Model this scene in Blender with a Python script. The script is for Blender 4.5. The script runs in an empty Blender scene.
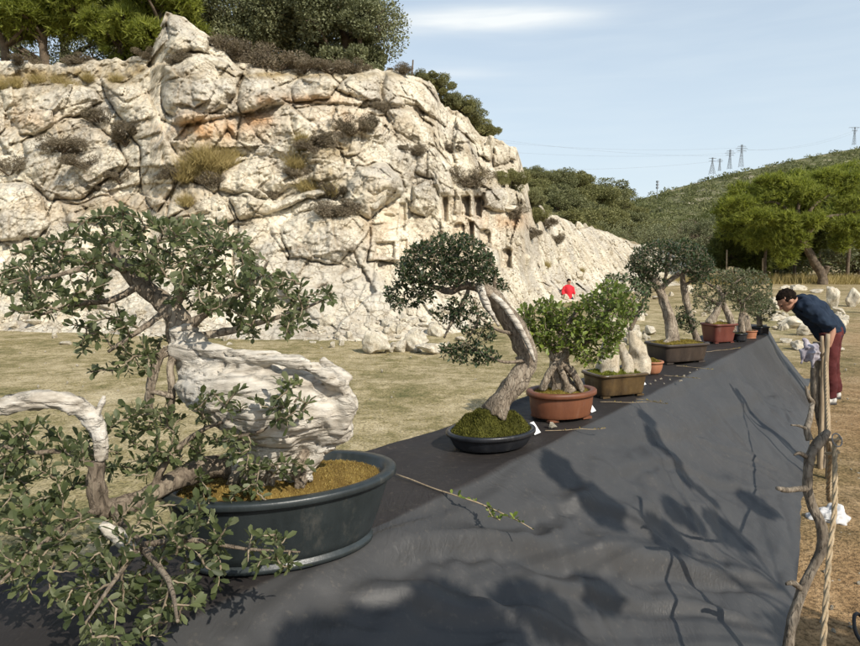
import bpy, math, random
import numpy as np
from mathutils import Vector
sc = bpy.context.scene
C = sc.collection
rad = math.radians
# ------------------------------------------------------------------ camera
F = 650.0; CX, CY = 430.0, 323.0
PITCH = 5.7; CAMZ = 1.65
sp_, cp_ = math.sin(rad(PITCH)), math.cos(rad(PITCH))
cam = bpy.data.cameras.new('camera'); cam_o = bpy.data.objects.new('camera', cam); C.objects.link(cam_o)
cam.sensor_width = 36; cam.lens = 36*F/860; cam.clip_start = .05; cam.clip_end = 5000
cam_o.location = (0, 0, CAMZ); cam_o.rotation_euler = (rad(90-PITCH), 0, 0)
sc.camera = cam_o

def P(px, py, Y):
    """world point at distance Y (along world y) seen at a photo position; works on arrays"""
    px = np.asarray(px, float); py = np.asarray(py, float); Y = np.asarray(Y, float)
    u = (px-CX)/F; v = (CY-py)/F
    dy = cp_+v*sp_; dz = -sp_+v*cp_
    k = Y/dy
    return np.stack(np.broadcast_arrays(u*k, Y, CAMZ+dz*k), -1)
def G(px, py, z=0.0):
    v = (CY-np.asarray(py, float))/F
    return P(px, py, (z-CAMZ)*(cp_+v*sp_)/(-sp_+v*cp_))
def ppm(Y): return F/Y        # photo pixels per metre at distance Y (approx)

# ------------------------------------------------------------------ numpy noise
def _h(ix, iy, iz, s):
    h = (ix.astype(np.int64)*374761393 + iy.astype(np.int64)*668265263 + iz.astype(np.int64)*2147483647 + s*1274126177) & 0xffffffff
    h = ((h ^ (h >> 13))*1274126177) & 0xffffffff
    h = ((h ^ (h >> 16))*2246822519) & 0xffffffff
    h = h ^ (h >> 15)
    return (h & 0xffffff)/float(0xffffff)
def vnoise(p, s=0):
    p = np.asarray(p, float); i = np.floor(p); f = p-i; f = f*f*(3-2*f)
    ix, iy, iz = i[..., 0], i[..., 1], i[..., 2]; r = 0
    for a in (0, 1):
        wx = f[..., 0] if a else 1-f[..., 0]
        for b in (0, 1):
            wy = f[..., 1] if b else 1-f[..., 1]
            for c in (0, 1):
                wz = f[..., 2] if c else 1-f[..., 2]
                r = r+wx*wy*wz*_h(ix+a, iy+b, iz+c, s)
    return r*2-1
def fbm(p, oct=4, s=0, g=.5):
    r = 0; a = 1.0; p = np.asarray(p, float)
    for k in range(oct):
        r = r+a*vnoise(p*(2**k)+k*7.3, s+k); a *= g
    return r
def voro2(q, s=0, jit=.9):
    """2-D voronoi: F1, F2, cell random a,b,c, offset to the cell centre"""
    i = np.floor(q); z = np.zeros(len(q))
    f1 = np.full(len(q), 9.); f2 = np.full(len(q), 9.)
    ra = np.zeros(len(q)); rb = np.zeros(len(q)); rc = np.zeros(len(q)); off = np.zeros((len(q), 2))
    for a in (-1, 0, 1):
        for b in (-1, 0, 1):
            cx, cy = i[:, 0]+a, i[:, 1]+b
            ox = cx+.5+jit*(_h(cx, cy, z, s)-.5); oy = cy+.5+jit*(_h(cx, cy, z, s+1)-.5)
            dx, dy = q[:, 0]-ox, q[:, 1]-oy; d = np.sqrt(dx*dx+dy*dy)
            near = d < f1
            f2 = np.where(near, f1, np.minimum(f2, d)); f1 = np.where(near, d, f1)
            ra = np.where(near, _h(cx, cy, z, s+2), ra); rb = np.where(near, _h(cx, cy, z, s+3), rb); rc = np.where(near, _h(cx, cy, z, s+4), rc)
            off[:, 0] = np.where(near, dx, off[:, 0]); off[:, 1] = np.where(near, dy, off[:, 1])
    return f1, f2, ra, rb, rc, off
def sstep(a, b, x):
    t = np.clip((x-a)/(b-a), 0, 1); return t*t*(3-2*t)
def poly_sd(pt, poly):
    """signed distance, positive inside"""
    poly = np.asarray(poly, float); n = len(poly); d = np.full(len(pt), 1e9); ins = np.zeros(len(pt), bool)
    for k in range(n):
        a, b = poly[k], poly[(k+1) % n]; e = b-a; w = pt-a
        t = np.clip((w@e)/(e@e), 0, 1); dd = w-t[:, None]*e
        d = np.minimum(d, np.sqrt((dd**2).sum(1)))
        c = ((a[1] > pt[:, 1]) != (b[1] > pt[:, 1])) & (pt[:, 0] < (b[0]-a[0])*(pt[:, 1]-a[1])/((b[1]-a[1])+1e-12)+a[0])
        ins ^= c
    return np.where(ins, d, -d)
def nrm(v):
    v = np.asarray(v, float); return v/np.maximum(np.linalg.norm(v, axis=-1, keepdims=True), 1e-9)

# ------------------------------------------------------------------ mesh builder
class MB:
    def __init__(s): s.v = []; s.f = []; s.n = 0
    def add(s, V, *faces):
        V = np.asarray(V, float).reshape(-1, 3)
        for f in faces:
            f = np.asarray(f, int)
            if len(f): s.f.append(f+s.n)
        s.v.append(V); s.n += len(V); return s
    def merge(s, o):
        for f in o.f: s.f.append(f+s.n)
        s.v += o.v; s.n += o.n; return s
    def mesh(s, name, smooth=True, attrs=None):
        V = np.concatenate(s.v).astype(np.float32) if s.v else np.zeros((0, 3), np.float32)
        me = bpy.data.meshes.new(name)
        me.vertices.add(len(V)); me.vertices.foreach_set('co', V.ravel())
        tot = np.concatenate([np.full(len(f), f.shape[1]) for f in s.f]); idx = np.concatenate([f.ravel() for f in s.f])
        st = np.concatenate([[0], np.cumsum(tot)[:-1]])
        me.loops.add(len(idx)); me.loops.foreach_set('vertex_index', idx.astype(np.int32))
        me.polygons.add(len(tot)); me.polygons.foreach_set('loop_start', st.astype(np.int32))
        me.update(calc_edges=True)
        me.polygons.foreach_set('use_smooth', np.full(len(tot), bool(smooth)))
        for k, a in (attrs or {}).items():
            at = me.attributes.new(k, 'FLOAT', 'POINT'); at.data.foreach_set('value', np.asarray(a, np.float32))
        me.validate(); return me
    def build(s, name, mat, parent=None, smooth=True, attrs=None, origin=None):
        if origin is not None:
            o_ = np.asarray(origin, float); s.v = [v-o_ for v in s.v]
        return mkobj(name, s.mesh(name, smooth, attrs), mat, parent, origin)
def mkobj(name, me, mat, parent=None, origin=None):
    o = bpy.data.objects.new(name, me); C.objects.link(o)
    if mat: me.materials.append(mat)
    if parent is not None: o.parent = parent
    if origin is not None: o.location = tuple(origin)
    return o
def tag(o, label=None, cat=None, group=None, kind=None):
    if label: o['label'] = label
    if cat: o['category'] = cat
    if group: o['group'] = group
    if kind: o['kind'] = kind
    return o
def thing(name, label, cat, loc=(0, 0, 0), group=None, rz=0):
    o = bpy.data.objects.new(name, None); C.objects.link(o); o.location = tuple(loc); o.rotation_euler = (0, 0, rz)
    o.empty_display_size = .1
    return tag(o, label, cat, group)
def copy_tree(root, loc, rz=0, scale=1, label=None):
    r = root.copy(); C.objects.link(r); r.location = tuple(loc); r.rotation_euler = (0, 0, rz)
    r.scale = (scale,)*3 if np.isscalar(scale) else tuple(scale)
    if label: r['label'] = label
    for ch in list(root.children):
        c = ch.copy(); C.objects.link(c); c.parent = r
    return r

def frames(pts):
    pts = np.asarray(pts, float); t = nrm(np.gradient(pts, axis=0))
    ref = np.array([0., 0, 1.]) if abs(t[0][2]) < .9 else np.array([1., 0, 0])
    n = nrm(ref-t[0]*(ref@t[0])); N = [n]
    for k in range(1, len(pts)):
        n = N[-1]-t[k]*(N[-1]@t[k]); n = nrm(n); N.append(n)
    N = np.array(N); return t, N, np.cross(t, N)
def smooth_poly(pts, rr=None, n=6):
    """catmull-rom resample of points (and radii)"""
    A = np.asarray(pts, float)
    if rr is not None: A = np.concatenate([A, np.asarray(rr, float)[:, None]], 1)
    if len(A) < 3: 
        t = np.linspace(0, 1, n+1)[:, None]; R = A[0]*(1-t)+A[-1]*t
    else:
        E = np.concatenate([[2*A[0]-A[1]], A, [2*A[-1]-A[-2]]]); out = []
        for k in range(1, len(E)-2):
            p0, p1, p2, p3 = E[k-1], E[k], E[k+1], E[k+2]
            for j in range(n):
                t = j/n
                out.append(.5*((2*p1)+(-p0+p2)*t+(2*p0-5*p1+4*p2-p3)*t*t+(-p0+3*p1-3*p2+p3)*t**3))
        out.append(A[-1]); R = np.array(out)
    if rr is None: return R
    return R[:, :3], np.maximum(R[:, 3], 1e-4)
def tube(mb, pts, rr, sides=8, rough=0, groove=0, seed=0, cap=True, flat=None):
    pts = np.asarray(pts, float); rr = np.broadcast_to(np.asarray(rr, float), (len(pts),)).copy()
    t, N, B = frames(pts); m = len(pts)
    a = np.linspace(0, 2*np.pi, sides, endpoint=False)
    ca, sa = np.cos(a), np.sin(a)
    R = np.repeat(rr[:, None], sides, 1)
    if rough or groove:
        L = np.concatenate([[0], np.cumsum(np.linalg.norm(np.diff(pts, axis=0), axis=1))])
        sc_ = 1/max(rr.max(), 1e-4)
        q = np.stack([np.broadcast_to(ca*1.3, R.shape), np.broadcast_to(sa*1.3, R.shape), np.repeat(L[:, None]*sc_*.6, sides, 1)], -1)
        if rough: R = R*(1+rough*fbm(q*1.2, 3, seed))
        if groove:
            tw = L[:, None]*sc_*.12
            q2 = np.stack([np.cos(a[None]+tw)*3.2, np.sin(a[None]+tw)*3.2, np.repeat(L[:, None]*sc_*.22, sides, 1)], -1)
            R = R*(1-groove*np.abs(fbm(q2, 3, seed+9)))
    V = pts[:, None]+R[..., None]*(ca[None, :, None]*N[:, None]+sa[None, :, None]*B[:, None])
    i = np.arange(m-1)[:, None]*sides; j = np.arange(sides)[None]; j2 = (j+1) % sides
    Q = np.stack([i+j, i+j2, i+sides+j2, i+sides+j], -1).reshape(-1, 4)
    if cap:
        V = np.concatenate([V.reshape(-1, 3), pts[:1], pts[-1:]])
        j = np.arange(sides); j2 = (j+1) % sides
        T = np.concatenate([np.stack([j2, j, np.full(sides, m*sides)], -1), np.stack([(m-1)*sides+j, (m-1)*sides+j2, np.full(sides, m*sides+1)], -1)])
        mb.add(V, Q, T)
    else: mb.add(V, Q)
    return mb
_ico = {}
def ico(sub):
    if sub not in _ico:
        import bmesh
        bm = bmesh.new(); bmesh.ops.create_icosphere(bm, subdivisions=sub, radius=1)
        _ico[sub] = (np.array([v.co[:] for v in bm.verts]), np.array([[v.index for v in f.verts] for f in bm.faces])); bm.free()
    return _ico[sub]
def ell(mb, c, r, sub=3, R=None):
    V, Fc = ico(sub); V = V*np.asarray(r)
    if R is not None: V = V@np.asarray(R).T
    mb.add(V+np.asarray(c), Fc); return mb
def box(mb, c, s, rz=0, bev=0):
    x, y, z = np.asarray(s)/2
    V = np.array([[-x, -y, -z], [x, -y, -z], [x, y, -z], [-x, y, -z], [-x, -y, z], [x, -y, z], [x, y, z], [-x, y, z]])
    cz, sz = math.cos(rz), math.sin(rz)
    V = V@np.array([[cz, -sz, 0], [sz, cz, 0], [0, 0, 1]]).T+np.asarray(c)
    mb.add(V, [[3, 2, 1, 0], [4, 5, 6, 7], [0, 1, 5, 4], [1, 2, 6, 5], [2, 3, 7, 6], [3, 0, 4, 7]]); return mb
def bar(mb, a, b, r, sides=4): return tube(mb, np.array([a, b], float), r, sides)
def remesh(mb, voxel, disp=None, name='body'):
    """fuse the closed shapes of mb into one continuous skin"""
    me = mb.mesh('tmp'); o = bpy.data.objects.new('tmp', me); C.objects.link(o)
    m = o.modifiers.new('r', 'REMESH'); m.mode = 'VOXEL'; m.voxel_size = voxel
    dg = bpy.context.evaluated_depsgraph_get(); dg.update()
    me2 = bpy.data.meshes.new_from_object(o.evaluated_get(dg))
    n = len(me2.vertices); V = np.empty(n*3); me2.vertices.foreach_get('co', V); V = V.reshape(-1, 3)
    ed = np.empty(len(me2.edges)*2, np.int32); me2.edges.foreach_get('vertices', ed); ed = ed.reshape(-1, 2)
    for _ in range(2):     # laplacian smoothing
        acc = np.zeros_like(V); cnt = np.zeros(n)
        np.add.at(acc, ed[:, 0], V[ed[:, 1]]); np.add.at(acc, ed[:, 1], V[ed[:, 0]]); np.add.at(cnt, ed.ravel(), 1)
        V = .5*V+.5*acc/np.maximum(cnt, 1)[:, None]
    me2.vertices.foreach_set('co', V.astype(np.float32).ravel()); me2.update()
    if disp is not None:
        N = np.empty(n*3, np.float32); me2.vertices.foreach_get('normal', N); N = N.reshape(-1, 3)
        V = V+N*disp(V)[:, None]; me2.vertices.foreach_set('co', V.astype(np.float32).ravel())
    me2.polygons.foreach_set('use_smooth', np.ones(len(me2.polygons), bool)); me2.update()
    me2.name = name; me2.materials.clear()
    bpy.data.objects.remove(o); bpy.data.meshes.remove(me); return me2

# ------------------------------------------------------------------ leaves
LEAF8 = np.array([[0, 0, 0], [.36, .19, .05], [.36, 0, 0], [.36, -.19, .05], [.76, .23, .03], [.76, 0, -.03], [.76, -.23, .03], [1, 0, -.08]])
LEAF8F = np.array([[0, 2, 1], [0, 3, 2], [2, 3, 6], [2, 6, 5], [1, 2, 5], [1, 5, 4], [5, 6, 7], [4, 5, 7]])
LEAF4 = np.array([[0, 0, 0], [.5, .27, .06], [1, 0, 0], [.5, -.27, .06]]); LEAF4F = np.array([[0, 2, 1], [0, 3, 2]])
NEED = np.array([[0, .5, 0], [0, -.5, 0], [1, 0, 0]]); NEEDF = np.array([[0, 1, 2]])
def leaves(mb, p, d, n, size, width=1.0, shape=(LEAF8, LEAF8F)):
    if len(p) == 0: return mb
    L, Fc = shape; d = nrm(d); b = nrm(np.cross(n, d)); n = np.cross(d, b)
    size = np.broadcast_to(size, (len(p),)); w = np.broadcast_to(width, (len(p),))
    V = p[:, None]+size[:, None, None]*(L[None, :, 0:1]*d[:, None]+L[None, :, 1:2]*w[:, None, None]*b[:, None]+L[None, :, 2:3]*n[:, None])
    Fs = (Fc[None]+(np.arange(len(p))*len(L))[:, None, None]).reshape(-1, 3)
    mb.add(V, Fs); return mb
def runit(rng, n):
    v = rng.normal(size=(n, 3)); return nrm(v)

# ------------------------------------------------------------------ materials
def new_mat(name):
    m = bpy.data.materials.new(name); m.use_nodes = True; nt = m.node_tree; b = nt.nodes['Principled BSDF']
    return m, nt, b
class NT:
    def __init__(s, nt): s.nt = nt
    def n(s, typ, **kw):
        nd = s.nt.nodes.new(typ)
        for k, v in kw.items():
            if k in ('inp',): 
                for a, b in v.items(): s.set(nd.inputs[a], b)
            else: setattr(nd, k, v)
        return nd
    def set(s, sock, v):
        if isinstance(v, bpy.types.NodeSocket): s.nt.links.new(v, sock)
        else: sock.default_value = v
    def co(s, kind='Object'): return s.n('ShaderNodeTexCoord').outputs[kind]
    def noise(s, sc_, det=4, rough=.55, co=None, dist=0):
        nd = s.n('ShaderNodeTexNoise', inp={'Scale': sc_, 'Detail': det, 'Roughness': rough, 'Distortion': dist})
        s.set(nd.inputs['Vector'], co if co is not None else s.co()); return nd.outputs['Fac']
    def vor(s, sc_, co=None, feature='F1', out='Distance'):
        nd = s.n('ShaderNodeTexVoronoi', feature=feature, inp={'Scale': sc_}); s.set(nd.inputs['Vector'], co if co is not None else s.co()); return nd.outputs[out]
    def ramp(s, fac, stops, interp='LINEAR'):
        nd = s.n('ShaderNodeValToRGB'); cr = nd.color_ramp; cr.interpolation = interp
        while len(cr.elements) < len(stops): cr.elements.new(.5)
        for e, (p, c) in zip(cr.elements, stops):
            e.position = p; e.color = (c, c, c, 1) if np.isscalar(c) else (*c, 1)
        s.set(nd.inputs['Fac'], fac); return nd.outputs['Color']
    def mix(s, fac, a, b, typ='MIX'):
        nd = s.n('ShaderNodeMix', data_type='RGBA', blend_type=typ)
        for k, v in ((0, fac), (6, a), (7, b)):
            if not isinstance(v, bpy.types.NodeSocket) and k != 0: v = (v, v, v, 1) if np.isscalar(v) else (*v, 1)
            s.set(nd.inputs[k], v)
        return nd.outputs[2]
    def math(s, op, a, b=0.0, clamp=False):
        nd = s.n('ShaderNodeMath', operation=op, use_clamp=clamp); s.set(nd.inputs[0], a); s.set(nd.inputs[1], b); return nd.outputs[0]
    def attr(s, name): return s.n('ShaderNodeAttribute', attribute_name=name).outputs['Fac']
    def bump(s, h, strength=.5, dist=.02, normal=None):
        nd = s.n('ShaderNodeBump', inp={'Strength': strength, 'Distance': dist}); s.set(nd.inputs['Height'], h)
        if normal is not None: s.set(nd.inputs['Normal'], normal)
        return nd.outputs['Normal']
    def mapping(s, co, scale=(1, 1, 1), rot=(0, 0, 0)):
        nd = s.n('ShaderNodeMapping', inp={'Scale': scale, 'Rotation': rot}); s.set(nd.inputs['Vector'], co); return nd.outputs[0]

def leaf_mat(name, cols, back=None, rough=.45, trans=.25, clump=1.5, spec=.35):
    """cols: dark, mid, light leaf colours"""
    m, nt, b = new_mat(name); t = NT(nt)
    g = t.n('ShaderNodeNewGeometry'); r = g.outputs['Random Per Island']
    cn = t.noise(clump, 2)
    f = t.math('ADD', t.math('MULTIPLY', r, .6), t.math('MULTIPLY', t.math('SUBTRACT', cn, .3), 1.0), True)
    col = t.ramp(f, [(0, cols[0]), (.5, cols[1]), (.95, cols[2])] + ([(1, cols[3])] if len(cols) > 3 else []))
    if back: col = t.mix(g.outputs['Backfacing'], col, back)
    t.set(b.inputs['Base Color'], col); b.inputs['Roughness'].default_value = rough; b.inputs['Specular IOR Level'].default_value = spec
    tr = t.n('ShaderNodeBsdfTranslucent'); t.set(tr.inputs['Color'], t.mix(.5, col, (cols[2][0]*1.3, cols[2][1]*1.4, cols[2][2]*.7)))
    mx = t.n('ShaderNodeMixShader', inp={0: trans}); nt.links.new(b.outputs[0], mx.inputs[1]); nt.links.new(tr.outputs[0], mx.inputs[2])
    nt.links.new(mx.outputs[0], nt.nodes['Material Output'].inputs['Surface']); return m
def noisy_mat(name, a, b_, scale=8, rough=.8, bump=.3, bscale=40, bdist=.01, spec=.3, stretch=(1, 1, 1), c=None):
    m, nt, b = new_mat(name); t = NT(nt); co = t.mapping(t.co(), stretch)
    f = t.noise(scale, 5, .6, co)
    col = t.ramp(f, [(.3, a), (.7, b_)] if c is None else [(.25, a), (.5, b_), (.75, c)])
    t.set(b.inputs['Base Color'], col); b.inputs['Roughness'].default_value = rough; b.inputs['Specular IOR Level'].default_value = spec
    if bump: t.set(b.inputs['Normal'], t.bump(t.noise(bscale, 4, .6, co), bump, bdist))
    return m
def rock_mat(name, base=((.46, .385, .275), (.69, .615, .475), (.80, .74, .605)), grey=(.42, .39, .34), sc_=1.0, attrs=False):
    m, nt, b = new_mat(name); t = NT(nt); co = t.co()
    f = t.noise(1.1*sc_, 4, .6, co); col = t.ramp(f, [(.3, base[0]), (.5, base[1]), (.72, base[2])])
    gm = t.ramp(t.noise(.45*sc_, 4, .65, co, .6), [(.46, 0.), (.62, 1.)])
    col = t.mix(t.math('MULTIPLY', gm, .62), col, grey)
    sp = t.ramp(t.noise(9*sc_, 4, .75, co), [(.36, .45), (.46, 1.)]); col = t.mix(.75, col, sp, 'MULTIPLY')
    vs = t.mapping(co, (2.2*sc_, 2.2*sc_, .35*sc_)); st = t.ramp(t.noise(1.3, 4, .6, vs), [(.35, .75), (.6, 1.)]); col = t.mix(.7, col, st, 'MULTIPLY')
    dco = t.mix(.06, t.mapping(co, (1, 1, 1.5), (.2, .5, .1)), t.n('ShaderNodeTexNoise', inp={'Scale': 2.5*sc_, 'Detail': 3.}).outputs['Color'], 'ADD')
    h = t.math('ADD', t.math('MULTIPLY', t.noise(6*sc_, 5, .7, co), .55), t.math('MULTIPLY', t.vor(3.4*sc_, dco, 'F1', 'Color'), .45))
    fine = t.ramp(t.vor(4.2*sc_, dco, 'DISTANCE_TO_EDGE'), [(0, 0.), (.035, 1.)]); fine = t.math('MAXIMUM', fine, t.ramp(t.noise(1.4*sc_, 3, .6, co), [(.46, 0.), (.56, 1.)]))
    h = t.math('ADD', h, t.math('MULTIPLY', fine, .25)); col = t.mix(.7, col, t.mix(fine, (.42, .36, .28), (1., 1., 1.)), 'MULTIPLY')
    if attrs:
        st_ = t.attr('stain'); col = t.mix(t.math('MULTIPLY', st_, .8, True), col, (.55, .30, .13))
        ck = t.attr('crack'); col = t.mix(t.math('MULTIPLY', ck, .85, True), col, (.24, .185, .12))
        gr = t.attr('grassy'); col = t.mix(gr, col, t.ramp(t.noise(6, 4, .6, co), [(.35, (.16, .115, .06)), (.65, (.40, .31, .17))]))
    t.set(b.inputs['Base Color'], col); b.inputs['Roughness'].default_value = .92; b.inputs['Specular IOR Level'].default_value = .15
    t.set(b.inputs['Normal'], t.bump(h, .8, .075/sc_)); return m
M = {}
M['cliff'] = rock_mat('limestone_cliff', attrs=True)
M['rock'] = rock_mat('limestone_rock', sc_=2.2)
M['stump'] = rock_mat('pale_rocky_stump', base=((.36, .29, .20), (.58, .50, .37), (.72, .65, .52)), sc_=11)
M['leaf_olive'] = leaf_mat('dark_leathery_leaf', [(.028, .038, .015), (.078, .098, .038), (.175, .195, .085), (.36, .36, .13)], back=(.18, .20, .11), clump=6, trans=.32, spec=.3, rough=.5)
M['leaf_dark'] = leaf_mat('dark_green_leaf', [(.014, .026, .014), (.034, .056, .026), (.085, .115, .05)], back=(.06, .08, .035), clump=8, rough=.45, spec=.25)
M['leaf_bright'] = leaf_mat('bright_green_leaf', [(.045, .07, .012), (.12, .165, .028), (.26, .31, .06)], back=(.15, .19, .06), clump=8)
M['leaf_mid'] = leaf_mat('mid_green_leaf', [(.02, .04, .015), (.05, .085, .03), (.12, .16, .06)], back=(.11, .14, .07), clump=8)
M['leaf_grey'] = leaf_mat('grey_green_leaf', [(.045, .06, .025), (.085, .105, .042), (.17, .19, .085)], back=(.14, .16, .09), clump=6)
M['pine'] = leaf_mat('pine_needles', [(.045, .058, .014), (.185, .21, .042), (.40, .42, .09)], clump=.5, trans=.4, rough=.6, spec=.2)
M['pine_dark'] = leaf_mat('dark_pine_needles', [(.03, .042, .014), (.095, .115, .03), (.21, .23, .06)], clump=.6, trans=.2, rough=.6, spec=.2)  # darker green needles of the dark pine trees
M['oak'] = leaf_mat('evergreen_oak_leaves', [(.06, .066, .034), (.14, .15, .075), (.25, .255, .135)], clump=.7, trans=.15, rough=.55, spec=.2)
M['olivefar'] = leaf_mat('olive_tree_leaves', [(.08, .088, .045), (.18, .19, .10), (.30, .31, .175)], clump=.6, trans=.15, rough=.6, spec=.2)
M['scrub'] = leaf_mat('hillside_scrub_leaves', [(.06, .068, .03), (.14, .15, .065), (.25, .25, .11)], clump=.05, trans=.15, rough=.7, spec=.15)
M['maquis'] = leaf_mat('maquis_leaves', [(.075, .08, .038), (.19, .195, .095), (.31, .305, .155)], clump=.25, trans=.15, rough=.7, spec=.15)
M['maquis_olive'] = leaf_mat('olive_maquis_leaves', [(.09, .09, .036), (.22, .215, .09), (.35, .335, .15)], clump=.25, trans=.15, rough=.7, spec=.15)
M['drybush'] = leaf_mat('dry_bush_twigs', [(.09, .072, .05), (.19, .155, .11), (.31, .26, .18)], clump=2, trans=.1, rough=.8, spec=.1)
M['drygrass'] = leaf_mat('dry_grass_blades', [(.17, .13, .05), (.33, .26, .11), (.50, .40, .19)], clump=2, trans=.2, rough=.8, spec=.1)
M['lawn'] = leaf_mat('short_dry_grass', [(.13, .12, .045), (.30, .245, .11), (.50, .41, .20)], clump=.7, trans=.15, rough=.85, spec=.1)
M['moss_orange'] = leaf_mat('orange_moss', [(.09, .055, .018), (.28, .19, .055), (.46, .36, .13)], clump=9, trans=.15, rough=.85, spec=.1)
M['moss_green'] = leaf_mat('olive_green_moss', [(.03, .03, .008), (.095, .095, .02), (.18, .17, .04)], clump=14, trans=.15, rough=.85, spec=.1)
M['moss_bright'] = leaf_mat('bright_moss', [(.08, .09, .015), (.17, .185, .03), (.30, .29, .06)], clump=14, trans=.15, rough=.85, spec=.1)
M['moss_ochre'] = leaf_mat('ochre_moss', [(.12, .085, .02), (.24, .185, .04), (.36, .29, .08)], clump=14, trans=.15, rough=.85, spec=.1)
def wood_mat(name, a, b_, c, stretch=(14, 14, 2.2), bump=.7, bd=.012, white=None, crackle=0., cs=1.0):
    m, nt, b = new_mat(name); t = NT(nt); co = t.co(); q = t.mapping(co, stretch)
    f = t.noise(1.6, 6, .65, q, .5); big = t.noise(7, 4, .65, co)
    mixv = t.math('ADD', t.math('MULTIPLY', f, .6), t.math('MULTIPLY', big, .4))
    col = t.ramp(mixv, [(.34, a), (.5, b_), (.64, c)]); hgt = t.math('ADD', f, t.math('MULTIPLY', t.noise(60, 3, .6, q), .2))
    if crackle:
        d = t.vor(cs, t.mapping(t.mix(.12, q, t.n('ShaderNodeTexNoise', inp={'Scale': 9.}).outputs['Color'], 'ADD'), (1, 1, 1)), 'DISTANCE_TO_EDGE')
        e = t.ramp(d, [(0, 0.), (.11, 1.)]); br = t.ramp(t.noise(4, 3, .6, q), [(.40, 0.), (.58, 1.)]); e = t.math('MAXIMUM', e, br)
        col = t.mix(crackle, col, t.mix(e, tuple(.22*v for v in a), (1., 1., 1.)), 'MULTIPLY'); hgt = t.math('ADD', hgt, t.math('MULTIPLY', e, .6))
    t.set(b.inputs['Base Color'], col); b.inputs['Roughness'].default_value = .88; b.inputs['Specular IOR Level'].default_value = .15
    t.set(b.inputs['Normal'], t.bump(hgt, bump, bd)); return m
M['deadwood'] = wood_mat('bleached_deadwood', (.31, .265, .205), (.66, .60, .505), (.80, .75, .665), stretch=(6, 14, 30), bump=.9, bd=.012, crackle=.38, cs=.9)
M['bark'] = wood_mat('grey_brown_bark', (.09, .07, .05), (.22, .175, .13), (.36, .30, .22), stretch=(34, 34, 12), bump=.8, bd=.008, crackle=.4, cs=1.4)
M['bark_pale'] = wood_mat('pale_flaking_bark', (.15, .115, .08), (.32, .26, .195), (.56, .48, .37), stretch=(44, 44, 15), bump=.9, bd=.010, crackle=.4, cs=1.3)
M['twig'] = noisy_mat('thin_twigs', (.13, .095, .06), (.34, .28, .20), 30, .85, .3, 80)
M['branch_grey'] = wood_mat('dry_stick_bark', (.08, .065, .05), (.20, .165, .125), (.36, .305, .235), stretch=(28, 28, 7), bump=.8, bd=.008, crackle=.45, cs=1.5)
M['stick_pale'] = wood_mat('pale_peeled_stick', (.17, .125, .08), (.32, .245, .16), (.45, .355, .24), stretch=(30, 30, 4), bump=.4, bd=.004)
M['treebark'] = noisy_mat('tree_bark', (.06, .045, .032), (.19, .145, .10), 5, .9, .8, 12, .05)
def glaze(name, a, b_, rough=.3, scale=6, spec=.5, bump=.12):
    m, nt, b = new_mat(name); t = NT(nt); co = t.co()
    f = t.noise(scale, 5, .65, co); st = t.noise(3, 5, .65, t.mapping(co, (9, 9, 1.2))); col = t.ramp(t.math('ADD', t.math('MULTIPLY', f, .6), t.math('MULTIPLY', st, .4)), [(.36, a), (.64, b_)])
    dirt = t.ramp(t.noise(5, 6, .75, t.mapping(co, (3, 3, 1))), [(.55, 0.), (.78, 1.)]); col = t.mix(t.math('MULTIPLY', dirt, .16), col, (.30, .26, .20))
    t.set(b.inputs['Base Color'], col); t.set(b.inputs['Roughness'], t.mix(dirt, rough, min(rough+.4, .9))); b.inputs['Specular IOR Level'].default_value = spec
    t.set(b.inputs['Normal'], t.bump(t.noise(45, 4, .65, co), bump*2, .004)); return m
M['pot_slate'] = glaze('dark_slate_glaze', (.015, .020, .021), (.030, .038, .040), .38)
M['pot_black'] = glaze('black_glaze', (.008, .009, .012), (.02, .022, .026), .33)
M['pot_brown'] = glaze('terracotta_brown_clay', (.115, .040, .019), (.185, .068, .031), .5)
M['pot_olive'] = glaze('brown_olive_glaze', (.035, .022, .012), (.12, .078, .034), .28, 9)
M['pot_terra'] = glaze('orange_terracotta', (.30, .11, .05), (.40, .17, .085), .6)
M['pot_dark'] = glaze('dark_brown_clay', (.025, .018, .014), (.06, .042, .03), .5)
M['pot_red'] = glaze('oxblood_clay', (.10, .026, .018), (.17, .05, .034), .42)
M['soil'] = noisy_mat('potting_soil', (.03, .02, .012), (.10, .07, .04), 40, .95, .8, 90)
M['paper'] = noisy_mat('white_card', (.74, .74, .72), (.82, .82, .80), 10, .7, 0)
M['rope'] = noisy_mat('twisted_tan_rope', (.24, .175, .10), (.44, .34, .215), 60, .9, .4, 200, .002)
M['wire'] = noisy_mat('grey_wire', (.2, .2, .2), (.3, .3, .3), 10, .5, 0)
M['plastic'] = noisy_mat('white_plastic_bag', (.46, .45, .44), (.62, .61, .59), 8, .5, .3, 30)
M['rag'] = noisy_mat('white_mauve_rag', (.14, .12, .15), (.50, .47, .50), 14, .9, .4, 60)
M['black_rubber'] = noisy_mat('black_cable', (.012, .012, .013), (.03, .03, .03), 20, .5, 0)
M['skin'] = noisy_mat('skin', (.36, .19, .125), (.46, .25, .165), 9, .55, .1, 150, .002, .35)
M['hair'] = noisy_mat('dark_hair', (.007, .005, .004), (.026, .017, .012), 40, .85, 1., 70, .02, .08, (1, 1, 2))
M['navy'] = noisy_mat('navy_cotton', (.010, .018, .035), (.024, .038, .062), 6, .9, .5, 22, .012, .2)
M['maroon'] = noisy_mat('dark_red_cotton', (.065, .016, .017), (.12, .030, .028), 6, .9, .5, 20, .012, .2)
M['shoe'] = noisy_mat('pale_canvas_shoe', (.45, .43, .40), (.62, .60, .56), 20, .8, .2, 60)
M['sole'] = noisy_mat('dark_shoe', (.03, .028, .026), (.07, .06, .055), 20, .7, .2, 60)
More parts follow.
